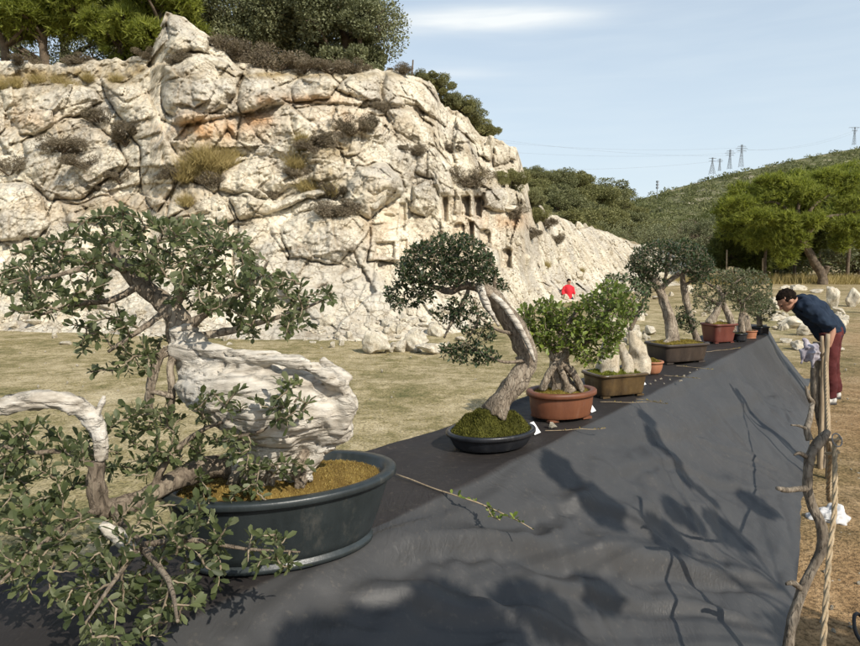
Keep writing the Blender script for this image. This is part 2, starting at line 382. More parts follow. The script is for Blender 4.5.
M['red'] = noisy_mat('red_jacket', (.50, .016, .028), (.66, .03, .045), 6, .8, .3, 15)
M['jeans'] = noisy_mat('dark_trousers', (.02, .025, .04), (.05, .055, .08), 6, .9, .2, 30)
M['steel'] = noisy_mat('galvanised_steel', (.20, .22, .24), (.30, .32, .34), 1, .6, 0)
M['eye'] = noisy_mat('dark_eye', (.01, .008, .006), (.02, .015, .012), 5, .2, 0)

# cloth: black woven ground-cover fabric, dusty
def cloth_mat():
    m, nt, b = new_mat('black_woven_fabric'); t = NT(nt); co = t.co()
    f = t.noise(1.6, 5, .65, co)
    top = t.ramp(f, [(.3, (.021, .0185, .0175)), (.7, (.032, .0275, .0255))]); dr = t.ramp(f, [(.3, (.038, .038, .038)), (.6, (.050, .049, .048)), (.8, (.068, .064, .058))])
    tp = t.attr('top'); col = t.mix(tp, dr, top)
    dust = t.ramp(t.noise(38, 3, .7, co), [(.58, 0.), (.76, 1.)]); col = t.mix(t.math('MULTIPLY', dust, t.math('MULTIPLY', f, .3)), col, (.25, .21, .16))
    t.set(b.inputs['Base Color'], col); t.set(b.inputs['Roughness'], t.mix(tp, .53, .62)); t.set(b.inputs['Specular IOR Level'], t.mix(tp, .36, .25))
    c1 = t.mapping(co, (1.6, 7, 4), (0, 0, rad(-37))); w1 = t.noise(1.3, 2, .45, c1, .8)
    c2 = t.mapping(co, (46, 10, 30), (0, 0, rad(-15))); w2 = t.noise(1.2, 1, .5, c2, .8)
    c3 = t.mapping(co, (9, 40, 30), (0, 0, rad(-42))); w3 = t.noise(1.2, 1, .5, c3, .8)
    patch = t.ramp(t.noise(1.7, 2, .5, co), [(.48, 0.), (.64, 1.)]); pat2 = t.ramp(t.noise(1.1, 2, .5, t.mapping(co, (1, 1, 1), (.5, .2, 1.))), [(.46, 0.), (.66, 1.)])
    h = t.math('ADD', t.math('MULTIPLY', w1, .45), t.math('ADD', t.math('MULTIPLY', t.math('MULTIPLY', w2, .42), patch), t.math('MULTIPLY', t.math('MULTIPLY', w3, .34), pat2)))
    t.set(b.inputs['Normal'], t.bump(t.math('ADD', h, t.math('MULTIPLY', t.noise(420, 1, .5, co), .03)), .8, .012)); return m
M['cloth'] = cloth_mat()
def ground_mat():
    m, nt, b = new_mat('dry_grass_and_earth'); t = NT(nt); co = t.co()
    big = t.noise(.35, 5, .6, co); fine = t.noise(5, 6, .72, co); vf = t.noise(40, 3, .7, co)
    mid = t.noise(1.1, 4, .65, co)
    grass = t.ramp(t.math('ADD', t.math('MULTIPLY', fine, .4), t.math('MULTIPLY', t.math('ADD', t.math('MULTIPLY', big, .4), t.math('MULTIPLY', mid, .6)), .6)), [(.38, (.125, .125, .05)), (.47, (.27, .225, .11)), (.55, (.45, .37, .22)), (.66, (.59, .50, .33))])
    dirt = t.ramp(t.math('ADD', t.math('MULTIPLY', fine, .55), t.math('MULTIPLY', big, .45)), [(.36, (.14, .085, .042)), (.5, (.275, .17, .083)), (.64, (.41, .27, .142))])
    sx = t.n('ShaderNodeSeparateXYZ'); t.set(sx.inputs[0], co)
    n = t.math('SUBTRACT', t.math('MULTIPLY', sx.outputs[0], .796), t.math('MULTIPLY', sx.outputs[1], .605))   # side of the table
    n = t.math('ADD', n, t.math('MULTIPLY', t.math('SUBTRACT', big, .5), 3.5))
    msk = t.ramp(t.math('MULTIPLY', t.math('ADD', n, 3.6), .25), [(.3, 0.), (.9, 1.)])
    far = t.ramp(t.math('MULTIPLY', sx.outputs[1], .02), [(.35, 0.), (.62, 1.)])       # drier grass again far off
    msk = t.mix(far, msk, (.25, .25, .25))
    col = t.mix(msk, grass, dirt)
    sp = t.ramp(vf, [(.36, .35), (.5, 1.), (.7, 1.25)]); col = t.mix(.75, col, sp, 'MULTIPLY')
    peb = t.ramp(t.vor(14, co), [(.06, 1.), (.1, 0.)]); col = t.mix(t.math('MULTIPLY', peb, t.ramp(t.noise(3, 2, .5, co), [(.5, 0.), (.6, .8)])), col, (.55, .49, .40))
    t.set(b.inputs['Base Color'], col); b.inputs['Roughness'].default_value = .95; b.inputs['Specular IOR Level'].default_value = .1
    t.set(b.inputs['Normal'], t.bump(t.math('ADD', fine, t.math('MULTIPLY', vf, .5)), .8, .03)); return m
M['ground'] = ground_mat()
def hill_mat():
    m, nt, b = new_mat('scrub_hillside'); t = NT(nt); co = t.co()
    f = t.noise(.06, 8, .7, co); col = t.ramp(f, [(.36, (.07, .08, .035)), (.52, (.14, .14, .062)), (.6, (.30, .265, .17)), (.7, (.48, .43, .33))])
    t.set(b.inputs['Base Color'], col); b.inputs['Roughness'].default_value = .95; b.inputs['Specular IOR Level'].default_value = .1
    t.set(b.inputs['Normal'], t.bump(t.noise(.25, 6, .7, co), .8, 2.)); return m
M['hill'] = hill_mat()

# ------------------------------------------------------------------ light
SUN_EL = 38.0; SUN_AZ = 143.0        # azimuth clockwise from +Y
sd = Vector((math.sin(rad(SUN_AZ))*math.cos(rad(SUN_EL)), math.cos(rad(SUN_AZ))*math.cos(rad(SUN_EL)), math.sin(rad(SUN_EL))))
sun = bpy.data.lights.new('sun', 'SUN'); sun.energy = 5.0; sun.angle = rad(.5); sun.color = (1, .93, .82)
so = bpy.data.objects.new('sun', sun); C.objects.link(so); so.rotation_euler = sd.to_track_quat('Z', 'Y').to_euler(); so.location = (8, -6, 8)
w = bpy.data.worlds.new('World'); sc.world = w; w.use_nodes = True; t = NT(w.node_tree); bg = w.node_tree.nodes['Background']
sky = t.n('ShaderNodeTexSky', sky_type='NISHITA', sun_disc=False, sun_elevation=rad(SUN_EL), sun_rotation=rad(SUN_AZ), altitude=100, air_density=1.0, dust_density=.6, ozone_density=1.0)
dv = t.n('ShaderNodeVectorMath', operation='NORMALIZE'); t.set(dv.inputs[0], t.co('Generated'))
sxyz = t.n('ShaderNodeSeparateXYZ'); t.set(sxyz.inputs[0], dv.outputs[0])
haze = t.ramp(sxyz.outputs[2], [(0., .95), (.10, .84), (.25, .68), (.5, .42), (.9, .3)])      # bright autumn haze, thickest at the horizon
def dot(v):
    nd = t.n('ShaderNodeVectorMath', operation='DOT_PRODUCT'); t.set(nd.inputs[0], dv.outputs[0]); nd.inputs[1].default_value = tuple(v); return nd.outputs['Value']
cmask = None
for cpx, cpy, wa, wb, tilt, amp in ((487, 19, .21, .022, -.02, 1.5), (450, 74, .10, .012, .0, .5)):
    c_ = nrm(P(cpx, cpy, 10)-np.array([0, 0, CAMZ])); r_ = nrm(np.cross(c_, [0, 0, 1])); u_ = nrm(np.cross(r_, c_)+tilt*r_)
    a = t.math('DIVIDE', dot(r_), wa); bb = t.math('DIVIDE', dot(u_), wb)
    d2 = t.math('ADD', t.math('MULTIPLY', a, a), t.math('MULTIPLY', bb, bb))
    mk = t.math('MULTIPLY', t.math('POWER', 2.718, t.math('MULTIPLY', d2, -2.2)), amp)
    mk = t.math('MULTIPLY', mk, t.math('GREATER_THAN', dot(c_), 0.0))
    cmask = mk if cmask is None else t.math('ADD', cmask, mk)
wn = t.noise(2.0, 3, .5, t.mapping(dv.outputs[0], (3, 3, 26)), .3)
cmask = t.math('MULTIPLY', cmask, t.ramp(wn, [(.2, .25), (.7, 1.)]), True)
veil = t.math('MULTIPLY', t.ramp(wn, [(.4, 0.), (.75, 1.)]), .16)
skyc = t.mix(haze, sky.outputs[0], (4.9, 5.65, 6.2))
skyc = t.mix(veil, skyc, (5.6, 6.2, 6.5)); skyc = t.mix(cmask, skyc, (6.3, 6.6, 6.7))
t.set(bg.inputs['Color'], skyc); bg.inputs['Strength'].default_value = .15
w.cycles.sampling_method = 'MANUAL'; w.cycles.sample_map_resolution = 512
sc.cycles.max_bounces = 5; sc.cycles.diffuse_bounces = 2; sc.cycles.glossy_bounces = 2; sc.cycles.transmission_bounces = 2; sc.cycles.transparent_max_bounces = 2
sc.cycles.use_adaptive_sampling = True; sc.cycles.adaptive_threshold = .02
sc.view_settings.view_transform = 'Standard'; sc.view_settings.look = 'None'; sc.view_settings.exposure = 0

# ------------------------------------------------------------------ ground sheet
def sinhgrid(n, ext, k): 
    u = np.linspace(-1, 1, n); return ext*np.sinh(k*u)/np.sinh(k)
def ground_z(x, y):
    p = np.stack([x, y, np.zeros_like(x)], -1)
    return .02*fbm(p*1.7, 3, 3)+.03*fbm(p*.4, 2, 5)
gx = sinhgrid(260, 2500, 7.5); gy = sinhgrid(260, 2500, 7.5)+4
XX, YY = np.meshgrid(gx, gy)
ZZ = ground_z(XX, YY)*np.clip(40/np.maximum(np.hypot(XX, YY), 1), 0, 1)
n_ = 260; ii = np.arange(n_-1)
Q = ((ii[:, None]*n_+ii[None])[..., None]+np.array([0, 1, n_+1, n_])).reshape(-1, 4)
MB().add(np.stack([XX, YY, ZZ], -1), Q).build('ground', M['ground'])['kind'] = 'structure'

# table frame of reference: s runs along the table, n across it towards the visitor side
TO = np.array([-.26, 1.96]); TD = np.array([.605, .796]); TN = np.array([.796, -.605]); TZ = .77
def T(s, n, z=TZ):
    s = np.asarray(s, float); n = np.asarray(n, float); z = np.asarray(z, float)
    s, n, z = np.broadcast_arrays(s, n, z)
    return np.stack([TO[0]+s*TD[0]+n*TN[0], TO[1]+s*TD[1]+n*TN[1], z], -1)
def ST(p): r = np.asarray(p)[..., :2]-TO; return r@TD, r@TN

# ------------------------------------------------------------------ cliff
CPX = [-260, -60, 0, 100, 200, 330, 400, 460, 520, 560, 620, 690]
BPY = [334, 334, 335, 338, 342, 346, 343, 336, 318, 306, 296, 289]
TPX = [-260, -60, 0, 60, 110, 150, 158, 166, 184, 204, 218, 240, 262, 290, 315, 345, 375, 400, 420, 432, 441, 455, 470, 482, 495, 508, 516, 524, 530, 545, 570, 600, 640, 690]
TPY = [58, 60, 62, 64, 60, 56, 30, 13, 19, 31, 44, 58, 64, 71, 68, 71, 69, 71, 78, 86, 98, 110, 122, 133, 136, 143, 150, 174, 190, 212, 223, 231, 245, 258]
YPX = [-260, 0, 160, 200, 330, 400, 440, 500, 524, 540, 570, 620, 690]
YTP = [24, 19.5, 18.6, 18.4, 18.2, 19.2, 20.2, 22.5, 25, 29, 34, 44, 56]
cols = np.concatenate([np.arange(-260, -8, 4.), np.arange(-8, 632, 1.0), np.arange(632, 692, 4.)]); NR = 300
tt = np.linspace(0, 1, NR)
bpy_ = np.interp(cols, CPX, BPY); tpy_ = np.interp(cols, TPX, TPY)+(2.0+2.6*((cols > 428) & (cols < 528)))*fbm(np.stack([cols*.12, 0*cols, 0*cols], -1), 3, 2)
ybase = G(cols, bpy_, -.06)[:, 1]; ytop = np.interp(cols, YPX, YTP)
PXg = np.repeat(cols[:, None], NR, 1); PYg = bpy_[:, None]+(tpy_-bpy_)[:, None]*tt[None]
gprof = np.interp(tt, [0, .1, .3, .5, .7, .88, 1], [0, .2, .44, .57, .68, .82, 1.0])
Yg = ybase[:, None]+(ytop-ybase)[:, None]*gprof[None]
B0 = P(PXg, PYg, Yg).reshape(-1, 3); px = PXg.ravel(); py = PYg.ravel(); Yf = Yg.ravel()
pt = np.stack([px, py], 1)
wob = np.stack([fbm(np.stack([px*.05, py*.05, 0*px], -1), 3, 31), fbm(np.stack([px*.05, py*.05, 0*px+5], -1), 3, 37)], 1)
ptw = pt+3.0*wob
ang = rad(-24); q = np.stack([px*Yf/F*1.0, B0[:, 2]*1.0], 1)
qr = np.stack([q[:, 0]*math.cos(ang)-q[:, 1]*math.sin(ang), q[:, 0]*math.sin(ang)+q[:, 1]*math.cos(ang)], 1)
qw = qr+.13*np.stack([fbm(np.concatenate([q*.6, q[:, :1]*0], 1), 3, 11), fbm(np.concatenate([q*.6, q[:, :1]*0+4], 1), 3, 13)], 1)
D = .45*fbm(B0*.36, 2, 21)                                        # large swells, metres towards the viewer
crack = np.zeros(len(px)); stain = np.zeros(len(px)); grassy = np.zeros(len(px))
# traced blocks: polygon, bulge m, edge width px, crack depth
BL = [([(162,66),(188,54),(223,58),(244,72),(237,94),(213,112),(195,122),(178,124),(166,112),(162,91)], 1.15, 15),
 ([(246,70),(260,68),(288,94),(272,103),(244,113),(237,101)], 1.0, 10),
 ([(171,10),(190,22),(213,38),(206,54),(164,52),(168,31)], .9, 10),
 ([(0,91),(35,84),(70,80),(94,92),(103,103),(80,115),(38,133),(21,133),(0,108)], .55, 12),
 ([(24,140),(66,119),(84,117),(115,140),(129,164),(105,181),(87,195),(52,202),(24,174)], .6, 12),
 ([(98,80),(129,82),(153,105),(167,140),(178,160),(174,188),(157,213),(143,195),(143,146),(119,115)], .75, 13),
 ([(0,181),(24,180),(42,195),(49,223),(40,240),(-10,240),(-20,200)], 1.1, 14),
 ([(181,181),(202,185),(216,195),(223,209),(167,220),(174,195)], .4, 9),
 ([(221,190),(223,171),(244,159),(269,164),(298,184),(272,195),(244,196)], .8, 12),
 ([(244,117),(295,104),(318,130),(305,165),(260,158),(235,150)], .25, 12),
 ([(291,85),(309,68),(332,74),(341,85),(332,98),(297,100)], .75, 9),
 ([(338,90),(353,73),(378,72),(382,102),(356,101)], .75, 9),
 ([(381,88),(384,72),(409,78),(428,86),(437,105),(433,114),(416,105),(385,103)], .85, 9),
 ([(345,182),(360,165),(385,165),(402,175),(405,192),(385,206),(371,219),(353,213),(345,200)], 1.6, 20),
 ([(339,119),(360,111),(388,118),(395,135),(378,142),(350,137)], .6, 11),
 ([(385,109),(413,107),(433,126),(437,144),(413,144),(392,130)], .55, 11),
 ([(416,147),(437,147),(451,168),(453,196),(440,200),(430,179),(416,172)], .7, 9),
 ([(413,186),(433,180),(439,200),(426,220),(409,210)], .6, 9),
 ([(454,126),(475,147),(479,165),(468,186),(456,179),(453,151)], .6, 9),
 ([(467,135),(479,130),(494,142),(493,161),(479,158)], .9, 8),
 ([(493,144),(510,142),(519,147),(517,156),(496,165)], 1.0, 7),
 ([(484,192),(503,186),(524,196),(527,203),(503,213),(486,210)], 1.3, 8),
 ([(453,187),(486,187),(483,219),(451,214)], .5, 4),
 ([(228,196),(247,192),(274,201),(326,187),(328,197),(279,210),(242,220)], .75, 7),
 ([(167,222),(200,201),(219,192),(237,220),(219,229)], .7, 9),
 ([(285,108),(335,104),(340,128),(318,150),(300,140)], .3, 10),
 ([(300,150),(338,145),(345,165),(335,182),(310,178)], .5, 11),
 ([(60,205),(110,198),(150,220),(140,240),(70,235)], .5, 10),
 ([(372,225),(410,222),(415,262),(370,262)], .35, 5),
 ([(300,215),(345,205),(365,225),(340,262),(290,258),(270,232)], .5, 16),
 ([(240,225),(275,222),(290,255),(270,290),(235,275)], .45, 14)]
for poly, h, ew in BL:
    c_ = np.mean(poly, 0); sel = (np.abs(pt[:, 0]-c_[0]) < 90) & (np.abs(pt[:, 1]-c_[1]) < 90)
    s_ = poly_sd(ptw[sel], poly); k = np.clip(s_/ew, 0, 1)
    tilt = ((pt[sel, 1]-c_[1])*(-.006))*h
    ex = .64*np.sqrt(np.maximum(1-(1-k)**2, 0))*(h+tilt)
    D[sel] = np.where(s_ > 0, D[sel]*.6+ex, D[sel])
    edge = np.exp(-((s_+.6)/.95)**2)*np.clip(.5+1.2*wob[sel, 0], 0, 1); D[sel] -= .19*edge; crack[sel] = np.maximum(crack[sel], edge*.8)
# fractured facets at three sizes
for sc_, amp, tl, cr, sd_, an in ((.50, .17, .42, .06, 40, .0), (1.05, .12, .55, .06, 50, .5), (2.3, .06, .55, .04, 60, -.35), (4.6, .028, .45, .025, 65, .25), (9., .012, .35, .012, 68, 0.)):
    qa = np.stack([qw[:, 0]*math.cos(an)-qw[:, 1]*math.sin(an), qw[:, 0]*math.sin(an)+qw[:, 1]*math.cos(an)], 1)
    f1, f2, ra, rb, rc, off = voro2(np.stack([qa[:, 0]*sc_*.75, qa[:, 1]*sc_*1.3], 1), sd_, .98)
    D += amp*(ra-.5)*2+tl/sc_*((rb-.5)*off[:, 0]+(rc-.42)*off[:, 1])
    brk = sstep(-.05, .35, fbm(np.stack([q[:, 0]*1.3+sd_, q[:, 1]*1.3, 0*px], -1), 3, sd_+5))
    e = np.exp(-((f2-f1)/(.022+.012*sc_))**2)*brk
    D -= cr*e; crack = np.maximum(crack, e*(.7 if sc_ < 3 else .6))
# horizontal bedding joint under the top blocks
joint = np.interp(px, [160, 178, 200, 237, 262, 290, 330, 385, 416, 433, 445], [118, 126, 122, 114, 110, 101, 103, 106, 108, 117, 124])
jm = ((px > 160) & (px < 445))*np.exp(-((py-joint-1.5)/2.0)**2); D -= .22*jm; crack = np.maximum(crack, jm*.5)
D += .07*fbm(B0*1.8, 4, 71, .62)+.05*fbm(B0*6, 4, 77, .65)
# smooth sloping apron: less relief low down
low = sstep(.30, .05, (bpy_[:, None]-PYg).ravel()/np.maximum((bpy_-tpy_)[:, None]+0*PYg, 1).ravel()); D *= 1-.35*low
# carved votive niches: (x0,x1,y0,y1,depth,arched)
for x0, x1, y0, y1, dp, ar in ((460, 470, 196, 217, .75, 0), (474.5, 482, 197, 217, .75, 0), (501, 511, 248, 268, .7, 1), (399, 405, 203, 231, .5, 0), (376, 395, 242, 258, .45, 0), (400, 407, 240, 262, .4, 0),
                               (453, 465, 223, 238, .4, 1), (469, 474, 222, 240, .7, 0), (479, 490, 229, 246, .45, 1), (384, 398, 214, 236, .28, 0), (442, 447, 196, 222, .5, 0)):
    mx, my = (x0+x1)/2, (y0+y1)/2; hx, hy = (x1-x0)/2, (y1-y0)/2
    xx = px+.35*wob[:, 0]*2; yy = py+.35*wob[:, 1]*2
    yt = np.where(ar, y0+hx*.9*(1-np.sqrt(np.clip(1-((xx-mx)/hx)**2, 0, 1))), y0)
    ins = np.minimum(np.minimum(xx-x0, x1-xx), np.minimum(yy-yt, y1-yy)); k = sstep(-1.1, 1.5, ins)*(.6 if x1 < 410 else 1.)
    fl = -np.inf; D = D*(1-k)+k*(D*.45-dp*1.0); stain = np.maximum(stain, k*.15)
    fr = sstep(-5, -1, ins)*(1-k); D = D*(1-fr*.5)+fr*.5*(D*.5)
# stains
for x, y, rx, ry, a in ((210, 128, 40, 13, 1.), (255, 120, 25, 8, .8), (500, 222, 28, 8, .75), (515, 217, 15, 6, .7), (380, 225, 14, 30, .25), (465, 228, 25, 20, .2), (30, 118, 25, 10, .35), (95, 205, 60, 12, .3), (290, 100, 60, 5, .6), (430, 250, 80, 18, .22), (205, 155, 35, 25, .35), (345, 120, 40, 12, .35)):
    stain = np.maximum(stain, a*np.exp(-((px-x)/rx)**2-((py-y)/ry)**2)*np.clip(.75+.8*fbm(np.stack([px*.13, py*.05, 0*px], -1), 3, 91), 0, 1.2))
# dusty grass on the ledges
for x, y, rx, ry, a in ((40, 77, 100, 9, 1.), (-100, 80, 120, 14, 1.), (130, 70, 30, 8, .8), (205, 160, 32, 24, .7), (190, 200, 12, 20, .6), (330, 150, 25, 14, .55), (300, 75, 140, 4, .7), (290, 195, 25, 8, .5), (120, 208, 60, 8, .5), (330, 178, 18, 14, .6), (480, 180, 20, 8, .5)):
    grassy = np.maximum(grassy, a*np.exp(-((px-x)/rx)**2-((py-y)/ry)**2))
grassy = np.clip(grassy*(1+.8*fbm(np.stack([px*.1, py*.1, 0*px], -1), 3, 95)), 0, 1)
fade = np.clip(np.minimum((1-np.tile(tt, len(cols)))/.02, 1), .15, 1)*np.clip(np.tile(tt, len(cols))/.05+.15, 0, 1)
D = D*fade*.8
D = D*np.clip(22/np.maximum(Yf, 22), .75, 1)*(1-.2*sstep(500, 545, px)*sstep(.75, .35, np.tile(tt, len(cols))))
CV = P(px, py, Yf-D).reshape(len(cols), NR, 3)
# plateau running back behind the rim
NB = 26; back = (np.linspace(0, 1, NB+1)[1:]**1.6)*45
top = CV[:, -1]; sl = np.interp(cols, [-260, 440, 520, 540, 690], [.19, .17, .10, .05, .05])
bk = np.stack([top[:, None, 0]+back[None]*np.interp(cols, [-260, 200, 440, 690], [-.55, -.15, .05, .25])[:, None], top[:, None, 1]+back[None], top[:, None, 2]+back[None]*sl[:, None]-.012*np.maximum(back[None]-12, 0)**1.6], -1)
bk[..., 2] += .25*fbm(bk*.5, 3, 44)*np.clip(back/2, 0, 1)[None]
CV = np.concatenate([CV, bk], 1); NRT = NR+NB
ext = lambda a, v: np.concatenate([a.reshape(len(cols), NR), np.repeat(v, NB, 1)], 1).ravel()
pg = np.clip(.75+.6*fbm(bk*.7, 3, 46), 0, 1)
grassy_ = np.concatenate([grassy.reshape(len(cols), NR), pg], 1).ravel()
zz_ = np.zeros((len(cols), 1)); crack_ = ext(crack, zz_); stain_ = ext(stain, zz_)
i0 = np.arange(len(cols)-1)[:, None]*NRT; j0 = np.arange(NRT-1)[None]
Q = np.stack([i0+j0, i0+NRT+j0, i0+NRT+j0+1, i0+j0+1], -1).reshape(-1, 4)
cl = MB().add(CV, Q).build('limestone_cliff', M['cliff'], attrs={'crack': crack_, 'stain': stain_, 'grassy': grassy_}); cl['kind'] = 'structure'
def on_cliff(x, y):
    """point of the finished cliff face that shows at photo position x, y"""
    i = int(np.argmin(np.abs(cols-x))); j = int(np.clip(np.argmin(np.abs(PYg[i]-y)), 0, NR-1)); return CV[i, j]
def on_plateau(x, k):
    i = int(np.argmin(np.abs(cols-x))); b_ = np.concatenate([[0], back]); j = np.clip(np.searchsorted(b_, k), 1, NB)
    a = (k-b_[j-1])/(b_[j]-b_[j-1]); return CV[i, NR-1+j-1]*(1-a)+CV[i, NR-1+j]*a

# ------------------------------------------------------------------ rocks
def rock_mesh(seed, sub=4, cuts=16, asp=(1, .8, .75)):
    rng = np.random.default_rng(seed); V, Fc = ico(sub); V = V*np.array(asp)
    for k in range(cuts):
        d = runit(rng, 1)[0]; h = rng.uniform(.52, .82)*abs(d*np.array(asp)).max(); pr = V@d
        V = V-np.maximum(pr-h, 0)[:, None]*d*.93
    V = V*(1+.17*fbm(V*1.9+seed, 5, seed, .62)[:, None]-.10*np.abs(fbm(V*3.1+seed, 3, seed+3))[:, None])
    V[:, 2] -= V[:, 2].min()*.75
    return MB().add(V, Fc).mesh('rock', smooth=True)
ROCKS = [rock_mesh(s, 4, 14+s, a) for s, a in ((1, (1, .8, .8)), (2, (1, .7, .6)), (3, (.8, .8, 1)), (4, (1, .9, .5)), (5, (.9, .7, 1.1)), (6, (1.1, .7, .7)))]
for me in ROCKS: me.materials.append(M['rock'])
def rock(loc, size, k, label, group=None, rz=0, sink=.05, name='rock', cat='rock', sq=(1, 1, 1)):
    o = bpy.data.objects.new(name, ROCKS[k % len(ROCKS)]); C.objects.link(o)
    o.location = (loc[0], loc[1], loc[2]-sink*size); o.scale = tuple(size*a for a in sq); o.rotation_euler = (0, 0, rz)
    return tag(o, label, cat, group)

# ------------------------------------------------------------------ cloth over the display table
def drape_w(s): return np.interp(s, [-4, -2, 0, 1.6, 4.0, 6.0, 7.2, 7.75, 8.0], [1.5, 1.45, 1.25, 1.03, .79, .57, .42, .34, .28])
ss = np.linspace(-4, 8.12, 620); LW = .54
na = np.concatenate([np.linspace(-1, 0, 26)[:-1], np.linspace(0, 1, 70), 1+np.linspace(0, 1, 90)[1:]]); 
SS, AA = np.meshgrid(ss, na, indexing='ij'); W = drape_w(SS)
side = AA < 0; topm = (AA >= 0) & (AA <= 1); dr = AA > 1
NF = -.24*sstep(6.7, 8.1, SS)
NN = np.where(side, -LW-.10*(-AA)-.015*np.sin(SS*7)*(-AA), np.where(topm, -LW+(LW+NF)*AA, NF+(AA-1)*(W-NF)))
k = np.clip(AA-1, 0, 1); rnd = .03*np.exp(-k*W/.05)*0
Zt = TZ+.005*fbm(np.stack([SS*5, NN*9, 0*SS], -1), 3, 5)+.016*np.exp(-((AA-0)/.06)**2)*topm*(1+.6*np.sin(SS*3.3))
Zd = TZ*(1-k)**(.93)-.10*np.sin(np.pi*k)*(.3+.7*sstep(-1, 3, SS))*(1-.5*sstep(5, 8, SS))
# folds: long billows running obliquely down the slope
fo = np.stack([SS*1.05+NN*1.0, NN*1.9-SS*.35, 0*SS], -1)
Zd = Zd+(.052*fbm(fo*1.2, 2, 8)+.030*np.sin(SS*5.2+3.0*NN+1.5*fbm(fo, 2, 9))*np.exp(-((SS-.6)/1.2)**2))*np.sin(np.pi*np.clip(k*.9+.06, 0, 1))
Zd = Zd+.014*np.abs(fbm(np.stack([SS*2.2-NN*3, NN*7+SS*2, 0*SS], -1), 3, 15))*np.clip(k*6, 0, 1)
CT = np.random.default_rng(14)
for q_ in range(22):       # long taut folds from the table edge down to the hem
    s0 = -1.6+q_*.42+CT.uniform(-.15, .15); sl_ = CT.uniform(-.55, .25); wd = CT.uniform(.035, .075); dd_ = SS-s0-sl_*(NN)-.06*np.sin(NN*4+q_)
    Zd = Zd+CT.uniform(.006, .017)*np.exp(-(np.where(dd_ > 0, dd_/wd, dd_/(wd*.5)))**2)*np.clip(k*5, 0, 1)*np.clip((1-k)*4+.2, 0, 1)
CR = np.random.default_rng(4)
for q_ in range(60):       # creases pulled obliquely down the slope
    s0 = CR.uniform(-1.2, 7.2); sl_ = CR.uniform(-1.5, 1.7); n0 = CR.uniform(0, .35); ln = CR.uniform(.25, .7); wd = CR.uniform(.012, .034)
    nn_ = NN-n0*W; dd_ = (SS-s0-sl_*nn_-.05*np.sin(nn_*9+q_))/np.sqrt(1+sl_*sl_); al = np.clip(nn_/.10, 0, 1)*np.clip((ln-nn_)/.2, 0, 1)
    Zd = Zd+CR.uniform(.004, .012)*np.exp(-(dd_/wd)**2)*al-.006*np.exp(-((dd_-wd*1.8)/wd)**2)*al
for s0, n0, s1, n1, am, wd in ((-.5, .10, 1.2, .04, .020, .030), (-.35, .30, 1.6, .22, .022, .045), (-.1, .55, 2.2, .30, .018, .05), (.2, .18, 1.0, .30, .014, .02), (1.2, .35, 2.6, .55, .016, .04), (4.4, .10, 5.6, .36, .020, .04), (5.2, .06, 6.6, .30, .022, .05)):
    ex_, ey_ = s1-s0, n1-n0; L2 = ex_*ex_+ey_*ey_; tq = ((SS-s0)*ex_+(NN-n0)*ey_)/L2; pd = ((SS-s0)*-ey_+(NN-n0)*ex_)/math.sqrt(L2)+.025*np.sin(tq*7)
    Zd = Zd+am*np.exp(-(pd/wd)**2)*np.clip(np.minimum(tq, 1-tq)*4+.3, 0, 1)*(dr*1.0)
def px_sn(x, y):
    """(s, n) of the draped slope under a photo position"""
    Yc = np.linspace(.9, 9, 900); w_ = P(np.full(900, x), np.full(900, y), Yc); s_, n_ = ST(w_); zz = np.interp(n_/drape_w(s_), [-9, 0, 1, 9], [TZ, TZ, 0, 0]); j = int(np.argmax(w_[:, 2] < zz)); return s_[j], n_[j]
for pl, am, wd in (([(330, 592), (430, 552), (520, 546), (640, 550), (720, 566), (795, 596)], .050, .060), ([(300, 566), (345, 546), (420, 503), (500, 458)], .020, .028), ([(330, 600), (450, 622), (560, 642), (640, 660)], .034, .045), ([(640, 402), (690, 376), (735, 356)], .030, .06),
                   ([(590, 474), (680, 456), (770, 486)], .022, .05), ([(690, 425), (740, 442), (792, 474)], .016, .035), ([(440, 520), (560, 500), (640, 520), (700, 560)], .024, .045), ([(560, 440), (640, 430), (720, 405), (790, 372)], .018, .06), ([(480, 600), (600, 580), (700, 600), (780, 640)], .026, .04)):
    sn = smooth_poly(np.array([[*px_sn(*a_), 0.] for a_ in pl]), None, 8)[:, :2]; best = np.full(SS.shape, 9.); sg = np.zeros(SS.shape); pos = np.zeros(SS.shape); m1 = len(sn)-1
    for k_ in range(m1):
        a_, e_ = sn[k_], sn[k_+1]-sn[k_]; L2 = e_@e_+1e-12; tq = np.clip(((SS-a_[0])*e_[0]+(NN-a_[1])*e_[1])/L2, 0, 1); dx, dy = SS-a_[0]-tq*e_[0], NN-a_[1]-tq*e_[1]; d_ = np.hypot(dx, dy); m_n = d_ < best
        best = np.where(m_n, d_, best); sg = np.where(m_n, np.sign(dx*e_[1]-dy*e_[0]), sg); pos = np.where(m_n, (k_+tq)/m1, pos)
    wv_ = np.where(sg > 0, wd*1.35, wd*.42); tap = np.clip(np.minimum(pos, 1-pos)*5+.12, 0, 1)
    Zd = Zd+am*(np.exp(-(best/wv_)**2)-.35*np.exp(-((best-wv_*1.6)/wv_)**2))*tap*dr*np.clip(k*14, 0, 1)
Zs = TZ*(1+AA*1.0)+.0*AA
Z = np.where(side, Zs, np.where(topm, Zt, np.maximum(Zd, .012)))
Z = np.where((AA >= 1) & (AA < 1.001), Zt, Z)
CLV = T(SS, NN, Z)
ed = np.clip((SS-8.1)/.15, 0, 1)[..., None]
nr = len(na); i0 = np.arange(len(ss)-1)[:, None]*nr; j0 = np.arange(nr-1)[None]
Q = np.stack([i0+j0, i0+nr+j0, i0+nr+j0+1, i0+j0+1], -1).reshape(-1, 4)
cloth = MB().add(CLV, Q)
